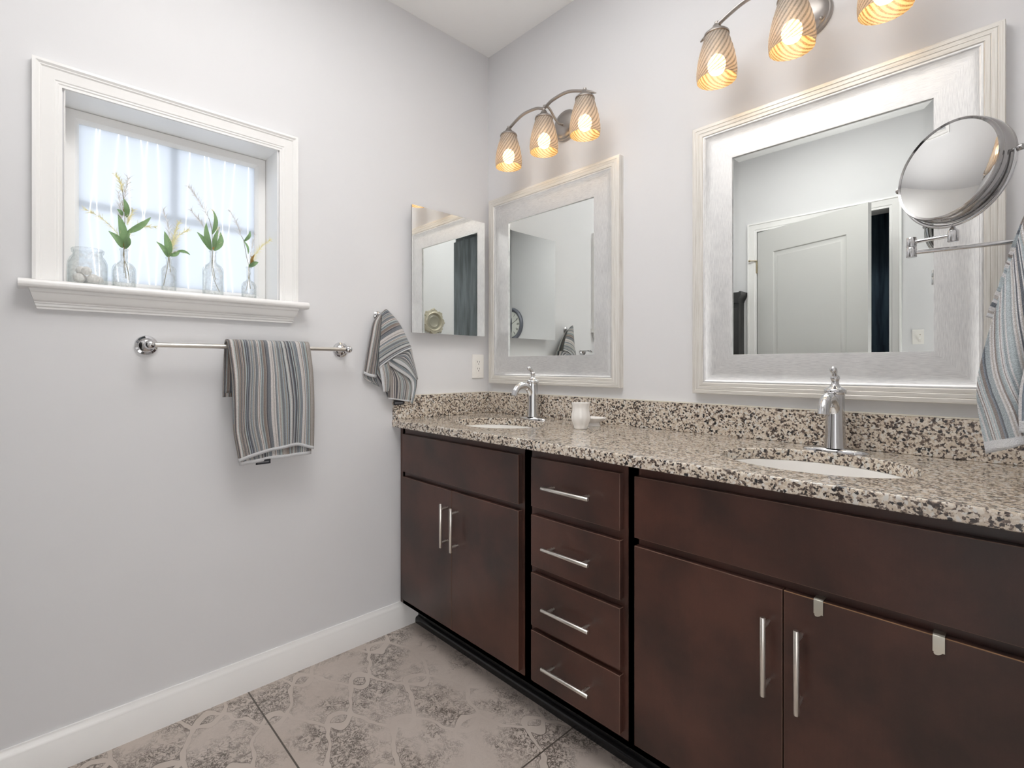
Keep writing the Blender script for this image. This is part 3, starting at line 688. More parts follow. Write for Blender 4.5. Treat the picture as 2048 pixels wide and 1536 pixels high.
# ------------------------------------------------------------------ vanity lights
def vanity_light(dx, label):
    xc = 0.517 + dx; E = -0.145
    t = thing('vanity_light', (xc, 0, 2.208), label, 'wall light', 'three shade vanity lights')
    MB().lathe([(0.0001, 0.0), (0.068, 0.0), (0.068, 0.005), (0.064, 0.010), (0.060, 0.011), (0.057, 0.016), (0.040, 0.022), (0.018, 0.025), (0.0001, 0.026)], (xc, 0, 2.205), (0, -1, 0), 40).build('back_plate', M['fixture'], t)
    for sx in (-0.040, 0.040):
        MB().sphere((xc + sx, -0.016, 2.175), 0.006, 12, 8).build('screw_knob', M['fixture'], t)
    MB().tube(cr([(xc, -0.022, 2.205), (xc, -0.045, 2.200), (xc, -0.075, 2.212), (xc, -0.105, 2.238), (xc, -0.128, 2.246), (xc, E, 2.240)], 24), 0.0052, 14).build('arm', M['fixture'], t)
    # wave bar: two arcs meeting in the middle
    L = [(-0.267, 2.190), (-0.206, 2.221), (-0.127, 2.249), (-0.049, 2.247), (-0.012, 2.234), (0.0, 2.231)]
    for sg in (-1, 1):
        pts = [(xc - sg * -x, E, z) for x, z in L] if sg == 1 else [(xc - x, E, z) for x, z in L]
        pts = [(xc + (x if sg == 1 else -x), E, z) for x, z in L]
        c = cr(pts, 36); rs = [0.0075 * min(1, 0.35 + i / 5) for i in range(36)]
        MB().tube(c, rs, 14, flat=0.75, upv=(0, 1, 0)).build('curved_bar', M['fixture'], t)
    for k in (-1, 0, 1):
        sx = xc + 0.2145 * k; zt = 2.222
        MB().lathe([(0.0001, 0.008), (0.006, 0.007), (0.007, 0.0), (0.010, -0.002), (0.014, -0.010), (0.022, -0.020), (0.032, -0.026), (0.0375, -0.031), (0.0385, -0.037), (0.0355, -0.0375), (0.0355, -0.031)], (sx, E, zt), (0, 0, 1), 32).build('socket_cap', M['fixture'], t)
        prof = cr([(0.0345, -0.034), (0.0400, -0.055), (0.0490, -0.085), (0.0560, -0.118), (0.0592, -0.148), (0.0588, -0.165), (0.0575, -0.176)], 34)
        def rip(r, h, a, i): return r + 0.0007 * math.sin(22 * (a + 0.38 * 2 * PI * i / 33))
        s_ = MB().lathe(prof, (sx, E, zt), (0, 0, 1), 88, ripple=rip, uv=True).build('glass_shade', M['shade'], t, smooth=60, fix=False)
        bl = MB().lathe([(0.0001, -0.158), (0.010, -0.1565), (0.019, -0.151), (0.0250, -0.141), (0.0270, -0.129), (0.0250, -0.115), (0.0200, -0.106), (0.0120, -0.100)], (sx, E, zt), (0, 0, 1), 20).build('bulb', M['bulb'], s_)
        MB().lathe([(0.0001, -0.099), (0.0122, -0.099), (0.0125, -0.090), (0.0125, -0.034), (0.0001, -0.034)], (sx, E, zt), (0, 0, 1), 16).build('lamp_holder', M['plastic'], s_)
    return t
vanity_light(0.0, 'three shade amber glass wall light above the corner mirror')
vanity_light(0.9455, 'three shade amber glass wall light above the large mirror, partly out of view')

# ------------------------------------------------------------------ vanity cabinets
FY = -0.541; FT = 0.019; CB = 0.115; CT_ = 0.8858
def bar_handle(par, x0, x1, z0, z1, vertical):
    b = MB(); y = -0.575
    if vertical:
        xm = (x0 + x1) / 2; zz = (z0, z1)
        b.tube([(xm, y, z0), (xm, y, z0 + 0.001), (xm, y, z1 - 0.001), (xm, y, z1)], [0.0050, 0.0058, 0.0058, 0.0050], 16)
        for z in (z0 + 0.0195, z1 - 0.0195): b.tube([(xm, FY + 0.001, z), (xm, FY - 0.009, z), (xm, FY - 0.010, z), (xm, y + 0.004, z)], [0.0036, 0.0036, 0.0052, 0.0052], 14)
    else:
        zm = (z0 + z1) / 2
        b.tube([(x0, y, zm), (x0 + 0.001, y, zm), (x1 - 0.001, y, zm), (x1, y, zm)], [0.0050, 0.0058, 0.0058, 0.0050], 16)
        for x in (x0 + 0.0225, x1 - 0.0225): b.tube([(x, FY + 0.001, zm), (x, FY - 0.009, zm), (x, FY - 0.010, zm), (x, y + 0.004, zm)], [0.0036, 0.0036, 0.0052, 0.0052], 14)
    return b.build('bar_handle', M['nickel'], par, smooth=40)
def front(par, name, x0, x1, z0, z1):
    return MB().box(x0, x1, FY, FY + FT - 0.0005, z0, z1).build(name, [M['wood'], M['wood_bevel']], par, smooth=0, bevel=0.0012, bmat=1)
def carcass(par, x0, x1):
    # open-backed box with face frame
    b = MB(); y1 = -0.02; t_ = 0.016; yf = FY + FT
    b.box(x0, x0 + t_, yf, y1, CB, CT_).box(x1 - t_, x1, yf, y1, CB, CT_).box(x0 + t_, x1 - t_, yf, y1, CB, CB + t_).box(x0 + t_, x1 - t_, y1 - 0.006, y1, CB + t_, CT_)
    b.build('carcass', M['wood'], par, smooth=0)
    b = MB(); st = 0.036
    b.box(x0, x0 + st, yf, yf + 0.019, CB, CT_).box(x1 - st, x1, yf, yf + 0.019, CB, CT_).box(x0 + st, x1 - st, yf, yf + 0.019, CT_ - 0.045, CT_).box(x0 + st, x1 - st, yf, yf + 0.019, CB, CB + 0.045)
    return b
XA, XB, XC, XD = 0.030, 0.7925, 1.1875, 1.955
c1 = thing('sink_cabinet', ((XA + XB) / 2, -0.28, CB), 'dark brown sink cabinet in the corner with two narrow doors', 'cabinet', 'vanity cabinets')
b = carcass(c1, XA, XB); yf = FY + FT
b.box(XA + .036, XB - .036, yf, yf + .019, 0.665, 0.707); b.box(0.008, XA - 0.0005, yf + 0.001, yf + 0.019, CB, CT_)
b.build('face_frame', M['wood'], c1, smooth=0)
front(c1, 'false_drawer_front', 0.0528, 0.7642, 0.6968, 0.8589)
d = front(c1, 'door', 0.0528, 0.4020, 0.1469, 0.6749); bar_handle(d, 0.380, 0.380, 0.462, 0.628, True)
d = front(c1, 'door', 0.4048, 0.7642, 0.1469, 0.6749); bar_handle(d, 0.443, 0.443, 0.4596, 0.6236, True)
c2 = thing('drawer_cabinet', ((XB + XC) / 2, -0.28, CB), 'dark brown cabinet of four drawers between the two sink cabinets', 'cabinet', 'vanity cabinets')
b = carcass(c2, XB + 0.0006, XC)
for z in (0.69, 0.5035, 0.3167): b.box(XB + .036, XC - .036, yf, yf + .019, z - 0.018, z + 0.018)
b.build('face_frame', M['wood'], c2, smooth=0)
for z0, z1, zh in ((0.7034, 0.8589, 0.7785), (0.5148, 0.6763, 0.593), (0.3247, 0.4921, 0.408), (0.1494, 0.3086, 0.229)):
    d = front(c2, 'drawer', 0.8223, 1.1564, z0, z1); bar_handle(d, 0.8975, 1.0745, zh, zh, False)
c3 = thing('sink_cabinet', ((XC + XD) / 2, -0.28, CB), 'dark reddish brown sink cabinet at the right with two over-door clips', 'cabinet', 'vanity cabinets')
b = carcass(c3, XC + 0.0006, XD)
b.box(XC + .036, XD - .036, yf, yf + .019, 0.665, 0.707); b.box(XD + 0.0005, W - 0.001, yf + 0.001, yf + 0.019, CB, CT_)
b.build('face_frame', M['wood'], c3, smooth=0)
front(c3, 'false_drawer_front', 1.2018, 1.9265, 0.6968, 0.8589)
d = front(c3, 'door', 1.2018, 1.5630, 0.1469, 0.6749); bar_handle(d, 1.5354, 1.5354, 0.4513, 0.6185, True)
d = front(c3, 'door', 1.5656, 1.9265, 0.1469, 0.6749); bar_handle(d, 1.5998, 1.5998, 0.4430, 0.6146, True)
MB().box(1.5660, 1.9262, FY - 0.0003, FY + 0.0012, 0.6738, 0.6754).build('worn_edge', M['wood_edge'], d, smooth=0)
for x, lab in ((1.630, 'satin metal over-door clip nearest the pair of handles on the right cabinet'), (1.816, 'satin metal over-door clip farther right on the right cabinet door')):
    t = thing('over_door_clip', (x, FY, 0.675), lab, 'clip', 'over-door clips')
    pts = [(FY + FT + 0.0012, 0.652), (FY + FT + 0.0012, 0.6762), (FY + FT - 0.002, 0.6772), (FY + 0.002, 0.6772), (FY - 0.0012, 0.6755), (FY - 0.0022, 0.672), (FY - 0.0022, 0.648)]
    out = [(FY + FT + 0.0024, 0.652), (FY + FT + 0.0024, 0.6775), (FY + FT - 0.002, 0.6786), (FY + 0.0015, 0.6786), (FY - 0.0026, 0.6765), (FY - 0.0036, 0.672), (FY - 0.0036, 0.648)]
    b = MB().prism(pts + out[::-1], 'x', x - 0.0075, x + 0.0095)
    b.build('strap', M['cream_clip'], t, smooth=25, bevel=0.0004)
    MB().lathe([(0.0001, -0.0005), (0.0085, -0.0005), (0.0085, 0.0009), (0.0001, 0.0009)], (x + 0.001, FY - 0.0028, 0.650), (0, -1, 0), 20, sx=1, sy=0.6).build('rounded_tip', M['cream_clip'], t, smooth=25)
tk = thing('toe_kick', (1.0, -0.45, 0), 'black toe kick board with rounded moulding at the foot of the vanity', 'toe kick')
MB().box(0.0165, W - 0.002, -0.4355, -0.42, 0, CB).build('kick_board', M['black'], tk, smooth=0)
q = [(-0.4355, 0.0)] + [(-0.4355 - 0.0155 * math.cos(a), 0.016 + 0.012 * math.sin(a)) for a in [i * PI / 2 / 6 for i in range(7)]]
q.insert(1, (-0.451, 0.0))
MB().prism(q, 'x', 0.0165, W - 0.002).build('shoe_moulding', M['black'], tk, smooth=40)

# ------------------------------------------------------------------ countertop with oval cut-outs
CF, CTZ, CBZ = -0.560, 0.9165, 0.8862
SINKS = ((0.405, -0.300), (1.555, -0.300)); SA, SB = 0.212, 0.162
ct = thing('countertop', (1.0, -0.28, CBZ), 'speckled beige and brown granite countertop with backsplash', 'countertop')
import bmesh
def slab():
    N = 120
    X0, X1, Y0, Y1 = 0.0006, W - 0.0006, CF, -0.0006
    ch = 0.004
    b = MB()
    xs = [X0, 0.405 - 0.26, 0.405 + 0.26, 1.555 - 0.26, 1.555 + 0.26, X1]
    def quad(x0, x1, z): b.add([(x0, Y0 + ch, z), (x1, Y0 + ch, z), (x1, Y1, z), (x0, Y1, z)], [(0, 1, 2, 3)])
    for z in (CTZ, CBZ):
        quad(xs[0], xs[1], z); quad(xs[2], xs[3], z); quad(xs[4], xs[5], z)
        for cx, cy in SINKS:
            x0, x1, y0, y1 = cx - 0.26, cx + 0.26, Y0 + ch, Y1
            vs = []; fs = []
            for k in range(N):
                a = 2 * PI * k / N; c_, s_ = math.cos(a), math.sin(a)
                rr = 0.003 if z == CTZ else 0
                vs.append((cx + (SA + rr) * c_, cy + (SB + rr) * s_, z))
                tx = (x1 - cx) / c_ if c_ > 1e-9 else ((x0 - cx) / c_ if c_ < -1e-9 else 9e9)
                ty = (y1 - cy) / s_ if s_ > 1e-9 else ((y0 - cy) / s_ if s_ < -1e-9 else 9e9)
                t_ = min(tx, ty); vs.append((cx + t_ * c_, cy + t_ * s_, z))
            for k in range(N):
                k2 = (k + 1) % N; fs.append((2 * k, 2 * k + 1, 2 * k2 + 1, 2 * k2))
            b.add(vs, fs)
            for px, py in ((x0, y0), (x1, y0), (x1, y1), (x0, y1)):   # corner triangles
                best = sorted(range(N), key=lambda k: (vs[2 * k + 1][0] - px) ** 2 + (vs[2 * k + 1][1] - py) ** 2)[:2]
                b.add([vs[2 * best[0] + 1], vs[2 * best[1] + 1], (px, py, z)], [(0, 1, 2)])
    for cx, cy in SINKS:
        vs = []; fs = []
        lv = [(0.003, CTZ), (0.001, CTZ - 0.0012), (0.0, CTZ - 0.0035), (0.0, CBZ)]
        for rr, z in lv:
            for k in range(N):
                a = 2 * PI * k / N; vs.append((cx + (SA + rr) * math.cos(a), cy + (SB + rr) * math.sin(a), z))
        for i in range(len(lv) - 1):
            for k in range(N):
                k2 = (k + 1) % N; fs.append((i * N + k, i * N + k2, (i + 1) * N + k2, (i + 1) * N + k))
        b.add(vs, fs)
    pr = [(Y0 + ch, CTZ), (Y0 + 0.0015, CTZ - 0.001), (Y0 + 0.0003, CTZ - 0.004), (Y0, CTZ - 0.008), (Y0, CBZ + 0.002), (Y0 + 0.0015, CBZ), (Y0 + ch, CBZ)]
    for i in range(len(pr) - 1):
        (ya, za), (yb, zb) = pr[i], pr[i + 1]
        b.add([(X0, ya, za), (X1, ya, za), (X1, yb, zb), (X0, yb, zb)], [(0, 1, 2, 3)])
    b.add([(X0, Y1, CTZ), (X1, Y1, CTZ), (X1, Y1, CBZ), (X0, Y1, CBZ)], [(0, 1, 2, 3)])
    for X in (X0, X1): b.add([(X, y, z) for y, z in pr] + [(X, Y1, CBZ), (X, Y1, CTZ)], [tuple(range(len(pr) + 2))])
    o = b.build('slab', M['granite'], ct, smooth=0, fix=False)
    bm2 = bmesh.new(); bm2.from_mesh(o.data); bmesh.ops.remove_doubles(bm2, verts=bm2.verts, dist=1e-5); bmesh.ops.recalc_face_normals(bm2, faces=bm2.faces); bm2.to_mesh(o.data); bm2.free()
slab()
BS = 1.0186
MB().box(0.021, W - 0.0006, -0.0206, -0.0006, CTZ + 0.0002, BS).build('backsplash', M['granite'], ct, smooth=0, bevel=0.0015)
MB().box(0.0006, 0.0204, CF + 0.002, -0.0006, CTZ + 0.0002, BS).build('side_splash', M['granite'], ct, smooth=0, bevel=0.0015)
b = MB().box(0.021, W - 0.001, -0.0215, -0.0003, BS + 0.0002, BS + 0.003).box(0.0003, 0.0215, CF + 0.004, -0.022, BS + 0.0002, BS + 0.003)
b.build('caulk_bead', simple('caulk', (0.72, 0.68, 0.60), 0.5, var=0.03), ct, smooth=0)

for (cx, cy), lab in zip(SINKS, ('white oval undermount sink in the corner, left of the tumbler', 'white oval undermount sink in front of the large mirror')):
    t = thing('sink', (cx, cy, 0.74), lab, 'sink', 'undermount sinks')
    pr = [(1.12, 0.8855), (1.12, 0.880), (1.04, 0.8790), (1.02, 0.8845), (1.0, 0.8845), (0.985, 0.878), (0.965, 0.860), (0.92, 0.82), (0.82, 0.775), (0.62, 0.748), (0.36, 0.737), (0.12, 0.734)]
    N = 64; vs = []; fs = []
    pr = [(1.10, 0.8856), (0.99, 0.8856), (0.975, 0.876), (0.955, 0.855), (0.90, 0.815), (0.80, 0.775), (0.60, 0.748), (0.34, 0.737), (0.115, 0.734), (0.115, 0.728), (0.36, 0.730), (0.62, 0.741), (0.83, 0.768), (0.94, 0.81), (1.0, 0.855), (1.04, 0.8785), (1.10, 0.8785)]
    for k_, z in pr:
        for k in range(N):
            a = 2 * PI * k / N; vs.append((cx + SA * k_ * math.cos(a), cy + SB * k_ * math.sin(a), z))
    for i in range(len(pr)):
        j = (i + 1) % len(pr)
        for k in range(N):
            k2 = (k + 1) % N; fs.append((i * N + k, i * N + k2, j * N + k2, j * N + k))
    MB().add(vs, fs).build('basin', M['porcelain'], t, smooth=50)
    MB().lathe([(0.0001, 0.0005), (0.019, 0.0), (0.0225, 0.002), (0.0235, 0.0015), (0.0235, -0.02), (0.0001, -0.02)], (cx, cy, 0.7355), (0, 0, 1), 28).build('drain', M['chrome'], t)

def faucet(x, label):
    y = -0.098; z = CTZ
    t = thing('faucet', (x, y, z), label, 'faucet', 'chrome faucets')
    MB().lathe([(0.0001, 0.0), (1.0, 0.0), (1.0, 0.003), (0.96, 0.0055), (0.85, 0.008), (0.55, 0.011), (0.30, 0.0125), (0.0001, 0.0125)], (x, y, z), (0, 0, 1), 48, sx=0.080, sy=0.027).build('base_plate', M['chrome'], t)
    MB().lathe([(0.027, 0.010), (0.0262, 0.016), (0.0245, 0.045), (0.0232, 0.080), (0.0225, 0.115), (0.0225, 0.150), (0.0230, 0.157), (0.0001, 0.158)], (x, y, z), (0, 0, 1), 32).build('body', M['chrome'], t)
    pts = cr([(x, y + 0.004, z + 0.075), (x, y - 0.010, z + 0.112), (x, y - 0.030, z + 0.138), (x, y - 0.058, z + 0.150), (x, y - 0.088, z + 0.145), (x, y - 0.106, z + 0.128), (x, y - 0.114, z + 0.107)], 30)
    rs = [lerp(0.0155, 0.0135, i / 29) for i in range(30)]
    MB().tube(pts, rs, 20, upv=(1, 0, 0)).build('spout', M['chrome'], t, smooth=50)
    MB().lathe([(0.0001, 0.157), (0.0235, 0.157), (0.0262, 0.160), (0.0270, 0.165), (0.0258, 0.170), (0.0225, 0.173), (0.0150, 0.177), (0.0105, 0.183), (0.0085, 0.191), (0.0100, 0.195), (0.0118, 0.200), (0.0105, 0.206), (0.006, 0.210), (0.0001, 0.211)], (x, y, z), (0, 0, 1), 32).build('cap', M['chrome'], t)
    MB().tube(cr([(x, y + 0.002, z + 0.200), (x, y - 0.006, z + 0.211), (x + 0.001, y - 0.016, z + 0.219), (x + 0.002, y - 0.028, z + 0.224), (x + 0.002, y - 0.036, z + 0.225)], 16),
              [0.006, 0.0065, 0.007, 0.0072, 0.0072, 0.0075, 0.008, 0.0085, 0.009, 0.0092, 0.0092, 0.009, 0.0085, 0.0078, 0.0065, 0.004], 16).build('lever', M['chrome'], t, smooth=50)
    return t
faucet(0.408, 'chrome single lever faucet at the corner sink')
faucet(1.557, 'chrome single lever faucet in front of the large mirror')

# tumbler and soap dish
t = thing('tumbler', (0.766, -0.214, CTZ), 'white ribbed ceramic tumbler on the granite counter', 'tumbler')
pr = [(0.0001, 0.001), (0.0235, 0.0), (0.0255, 0.002), (0.0265, 0.006), (0.0262, 0.010), (0.0300, 0.018), (0.0345, 0.030), (0.0365, 0.042), (0.0355, 0.055), (0.0325, 0.068), (0.0315, 0.078), (0.0328, 0.088), (0.0350, 0.094), (0.0352, 0.097), (0.0335, 0.0965), (0.0310, 0.088), (0.0290, 0.075), (0.0310, 0.055), (0.0320, 0.042), (0.0290, 0.025), (0.0200, 0.010), (0.0001, 0.008)]
def rib(r, h, a, i):
    return r * (1 - 0.035 * abs(math.cos(5 * a)) ** 6 * (1 if 3 < i < 13 and r > 0.02 else 0))
MB().lathe(pr, (0.766, -0.214, CTZ), (0, 0, 1), 80, ripple=rib).build('cup', M['porcelain'], t, smooth=45)
t = thing('soap_dish', (0.745, -0.108, CTZ), 'small white footed ceramic soap dish behind the tumbler', 'soap dish')
pr = [(0.0001, 0.002), (0.026, 0.0), (0.0265, 0.003), (0.023, 0.007), (0.0215, 0.013), (0.028, 0.018), (0.038, 0.024), (0.0465, 0.031), (0.0480, 0.033), (0.0465, 0.0335), (0.036, 0.028), (0.022, 0.022), (0.0001, 0.020)]
MB().lathe(pr, (0.745, -0.108, CTZ), (0, 0, 1), 72, sx=1.15, sy=0.85, ripple=lambda r, h, a, i: r * (1 + 0.03 * math.cos(12 * a) * (1 if i in (6, 7, 8, 9, 10) else 0))).build('dish', M['porcelain'], t, smooth=45)

# ------------------------------------------------------------------ magnifying mirror on its swing arm
mm = thing('magnifying_mirror', (W, -0.237, 1.40), 'round chrome magnifying mirror on a swing arm in front of the large mirror', 'makeup mirror')
fc = Vector((1.8054, -0.307, 1.563)); fn_ = Vector((-0.55, -0.828, 0.113)).normalized(); RR = 0.1044
ax = Vector((0.834, -0.551, 0)).normalized(); bc = fc - fn_ * 0.019
MB().lathe([(RR - 0.006, 0.0015), (RR - 0.002, 0.0035), (RR, 0.001), (RR + 0.0005, -0.004), (RR - 0.001, -0.007), (RR + 0.001, -0.010), (RR + 0.002, -0.014), (RR + 0.002, -0.028), (RR + 0.001, -0.031), (RR - 0.001, -0.034), (RR, -0.038), (RR - 0.003, -0.0415), (RR - 0.007, -0.040)], fc, fn_, 96).build('rim', M['chrome_dark'], mm, smooth=50)
conc = [(0.0001, -0.0115)] + [((RR - 0.0055) * i / 24, -0.0115 + 0.0125 * (i / 24) ** 2) for i in range(1, 25)]
MB().lathe(conc, fc, fn_, 96).build('mirror_glass', M['mirror_old'], mm, smooth=60)
MB().lathe([(0.0001, -0.039), (RR - 0.006, -0.039)], fc, fn_, 64).build('back_glass', M['mirror_old'], mm, smooth=60)
up = Vector((0, 0, 1)); RY = RR + 0.0085
pts = [bc + ax * (RY * math.cos(a)) + up * (-RY * math.sin(a)) for a in [PI * i / 48 for i in range(49)]]
MB().tube(pts, 0.0036, 12, upv=tuple(ax.cross(up))).build('yoke', M['chrome'], mm, smooth=60)
for sg in (-1, 1):
    c_ = bc + ax * sg * (RR + 0.001)
    MB().lathe([(0.003, 0.0), (0.003, 0.010), (0.0055, 0.0105), (0.0058, 0.013), (0.0058, 0.018), (0.0045, 0.020), (0.0001, 0.0208)], c_, ax * sg, 20).build('knob', M['chrome_dark'], mm)
pb = bc - up * RY; PX, PY = pb.x, pb.y
MB().lathe([(0.0001, 0.0), (0.009, 0.0), (0.0095, -0.001), (0.0095, -0.022), (0.0088, -0.0235), (0.0001, -0.0235)], (PX, PY, pb.z - 0.011), (0, 0, 1), 24).build('pivot', M['chrome'], mm)
MB().lathe([(0.0035, 0.003), (0.0038, -0.004), (0.007, -0.010), (0.0085, -0.0115)], (PX, PY, pb.z), (0, 0, 1), 20).build('stem', M['chrome'], mm)
EX, EY = 1.7446, -0.2728
for z0, z1 in ((1.4165, 1.4375), (1.3940, 1.4155)):
    MB().lathe([(0.0001, z0), (0.0092, z0), (0.0097, z0 + 0.0007), (0.0097, z1 - 0.0007), (0.0092, z1), (0.0001, z1)], (EX, EY, 0), (0, 0, 1), 24).build('elbow', M['chrome'], mm)
MB().tube([(EX, EY, 1.427), (PX, PY, 1.427)], 0.0042, 14).build('upper_arm', M['chrome'], mm)
MB().tube([(EX, EY, 1.4045), (W - 0.02, -0.2385, 1.4045)], 0.0048, 14).build('lower_arm', M['chrome'], mm)
MB().lathe([(0.0001, 0.0), (0.030, 0.0), (0.030, 0.004), (0.027, 0.007), (0.012, 0.009), (0.010, 0.024), (0.0001, 0.026)], (W, -0.2385, 1.4045), (-1, 0, 0), 32).build('wall_plate', M['chrome'], mm)

# ------------------------------------------------------------------ things on the window stool
SZ = 1.3893; SX = -0.03
def glass_lathe(t, prof, c, name='glass_body', n=40):
    return MB().lathe(prof, c, (0, 0, 1), n).build(name, M['glass'], t, smooth=50)
t = thing('glass_jar', (SX, -1.569, SZ), 'wide clear glass jar of white balls at the left end of the window stool', 'jar')
pr = [(0.0001, 0.002), (0.040, 0.0), (0.0455, 0.003), (0.047, 0.012), (0.047, 0.058), (0.0455, 0.072), (0.041, 0.084), (0.036, 0.090), (0.0345, 0.094), (0.0350, 0.098), (0.0375, 0.100), (0.0385, 0.106), (0.0385, 0.109), (0.0365, 0.1115), (0.034, 0.1105), (0.0325, 0.098), (0.034, 0.088), (0.0425, 0.070), (0.0445, 0.055), (0.0445, 0.012), (0.040, 0.006), (0.0001, 0.0055)]
glass_lathe(t, pr, (SX, -1.569, SZ))
for i, (dx, dy, dz, r) in enumerate([(0.012, -0.021, 0.021, 0.0150), (0.012, 0.012, 0.021, 0.0150), (-0.019, -0.004, 0.021, 0.0148), (0.020, -0.004, 0.043, 0.0125), (-0.004, 0.026, 0.0225, 0.0115), (-0.004, -0.014, 0.046, 0.0135)]):
    b = MB().sphere((SX + dx, -1.569 + dy, SZ + dz), r, 20, 14)
    b.v = [tuple(Vector((SX + dx, -1.569 + dy, SZ + dz)) + (Vector(p) - Vector((SX + dx, -1.569 + dy, SZ + dz))) * (1 + 0.10 * mnoise.noise(Vector(p) * 90))) for p in b.v]
    tag(b.build('cotton_ball', M['cotton'], smooth=60), 'white ball inside the wide glass jar on the window stool', 'cotton ball', 'white balls in the glass jar')

def bottle(y, top, br, nr, sh, label, lip=0.0025, foot=0.004):
    h = top - SZ; shz = sh - SZ
    t = thing('glass_bottle', (SX, y, SZ), label, 'bottle', 'glass bottles on the window stool')
    pr = [(0.0001, 0.0025), (br - foot, 0.0), (br - 0.0006, 0.002), (br, 0.006), (br, shz - br * 0.45), (br * 0.93, shz - br * 0.12), (br * 0.75, shz + br * 0.16), (nr * 1.3, shz + br * 0.42), (nr, shz + br * 0.62), (nr, h - 0.006), (nr + lip, h - 0.005), (nr + lip, h - 0.001), (nr + lip * 0.5, h), (nr - 0.0018, h - 0.001), (nr - 0.002, shz + br * 0.5), (br * 0.68, shz + br * 0.08), (br - 0.003, shz - br * 0.5), (br - 0.0025, 0.008), (br - foot - 0.002, 0.005), (0.0001, 0.005)]
    glass_lathe(t, pr, (SX, y, SZ)); return t
bottle(-1.483, 1.516, 0.0302, 0.0095, 1.462, 'squat clear glass bottle next to the jar, with the tallest sprig')
bottle(-1.3665, 1.507, 0.0207, 0.0076, 1.472, 'short narrow clear bottle with a small sprig, in front of the window cross bar')
bottle(-1.239, 1.549, 0.0318, 0.0098, 1.492, 'tallest clear glass bottle, its sprig in front of the right half of the window')
bottle(-1.125, 1.509, 0.0240, 0.0070, 1.449, 'small slender necked bottle at the right end of the window stool')

def leaf(b, base, tip, wd, bow=0.012, xo=0.0, seed=0):
    rng = random.Random(seed); p0 = Vector((SX + xo, *base)); p1 = Vector((SX + xo + rng.uniform(-0.012, 0.02), *tip))
    ax_ = (p1 - p0); side = ax_.cross(Vector((1, 0, 0))).normalized(); out = Vector((1, 0, 0)); sag = side * rng.uniform(-0.1, 0.1) * ax_.length
    def fn(s_, t_):
        ww = wd * (math.sin(PI * min(1, t_ ** 0.75)) ** 0.9) * 0.5 + 0.0005
        c_ = p0 + ax_ * t_ + out * bow * math.sin(PI * t_) + sag * math.sin(PI * t_)
        q = (s_ - 0.5) * 2
        return c_ + side * q * ww + out * abs(q) * ww * 0.35
    b.grid(fn, 4, 12)
def plume(path, ln, n, mat, par, seed):
    rng = random.Random(seed); b = MB(); c = [Vector((SX + q[2] if len(q) > 2 else SX, q[0], q[1])) for q in cr(path, 40)]
    for i in range(int(n * 1.4)):
        t_ = rng.random() ** 0.8; k = t_ * 38; j = int(k); p = c[j].lerp(c[j + 1], k - j); d = (c[j + 1] - c[j]).normalized()
        rv = Vector((rng.uniform(-1, 1), rng.uniform(-1, 1), rng.uniform(-1, 1))); side = (rv - d * rv.dot(d)).normalized()
        L_ = ln * (0.5 + 0.5 * rng.random()) * (1.1 - 0.5 * t_)
        b.tube([p, p + (d * 0.8 + side * 0.5) * L_ * 0.6, p + (d * 0.8 + side * 0.8) * L_ * 1.1], [0.00045, 0.0004, 0.0001], 3, cap=False)
    b.tube(c, [0.0006] * 40, 5)
    return b.build('plume', mat, par, smooth=60)
def sprig(name_label, y, lipz, leaves, stems, plumes, buds=(), seed=0):
    t = thing('leaf_sprig', (SX, y, 1.41), name_label, 'artificial plant', 'leaf sprigs in bottles')
    for i, (ba, ti, wd) in enumerate(leaves):
        b = MB(); leaf(b, ba, ti, wd, 0.010, 0.002 * (i % 3) - 0.002, seed * 17 + i); b.build('leaf', M['leaf'], t, smooth=60, fix=False)
    b = MB()
    for pts, r in stems: b.tube([(SX, *q) for q in cr(pts, 16)], r, 6)
    b.build('stem', M['stem'], t, smooth=60)
    for i, (path, ln, n, col) in enumerate(plumes): plume(path, ln, n, M[col], t, seed * 31 + i)
    for i, (ba, ti, wd) in enumerate(buds):
        b = MB(); leaf(b, ba, ti, wd, 0.004, 0.004, seed * 13 + i); b.build('bud', M['bud'], t, smooth=60, fix=False)
    return t
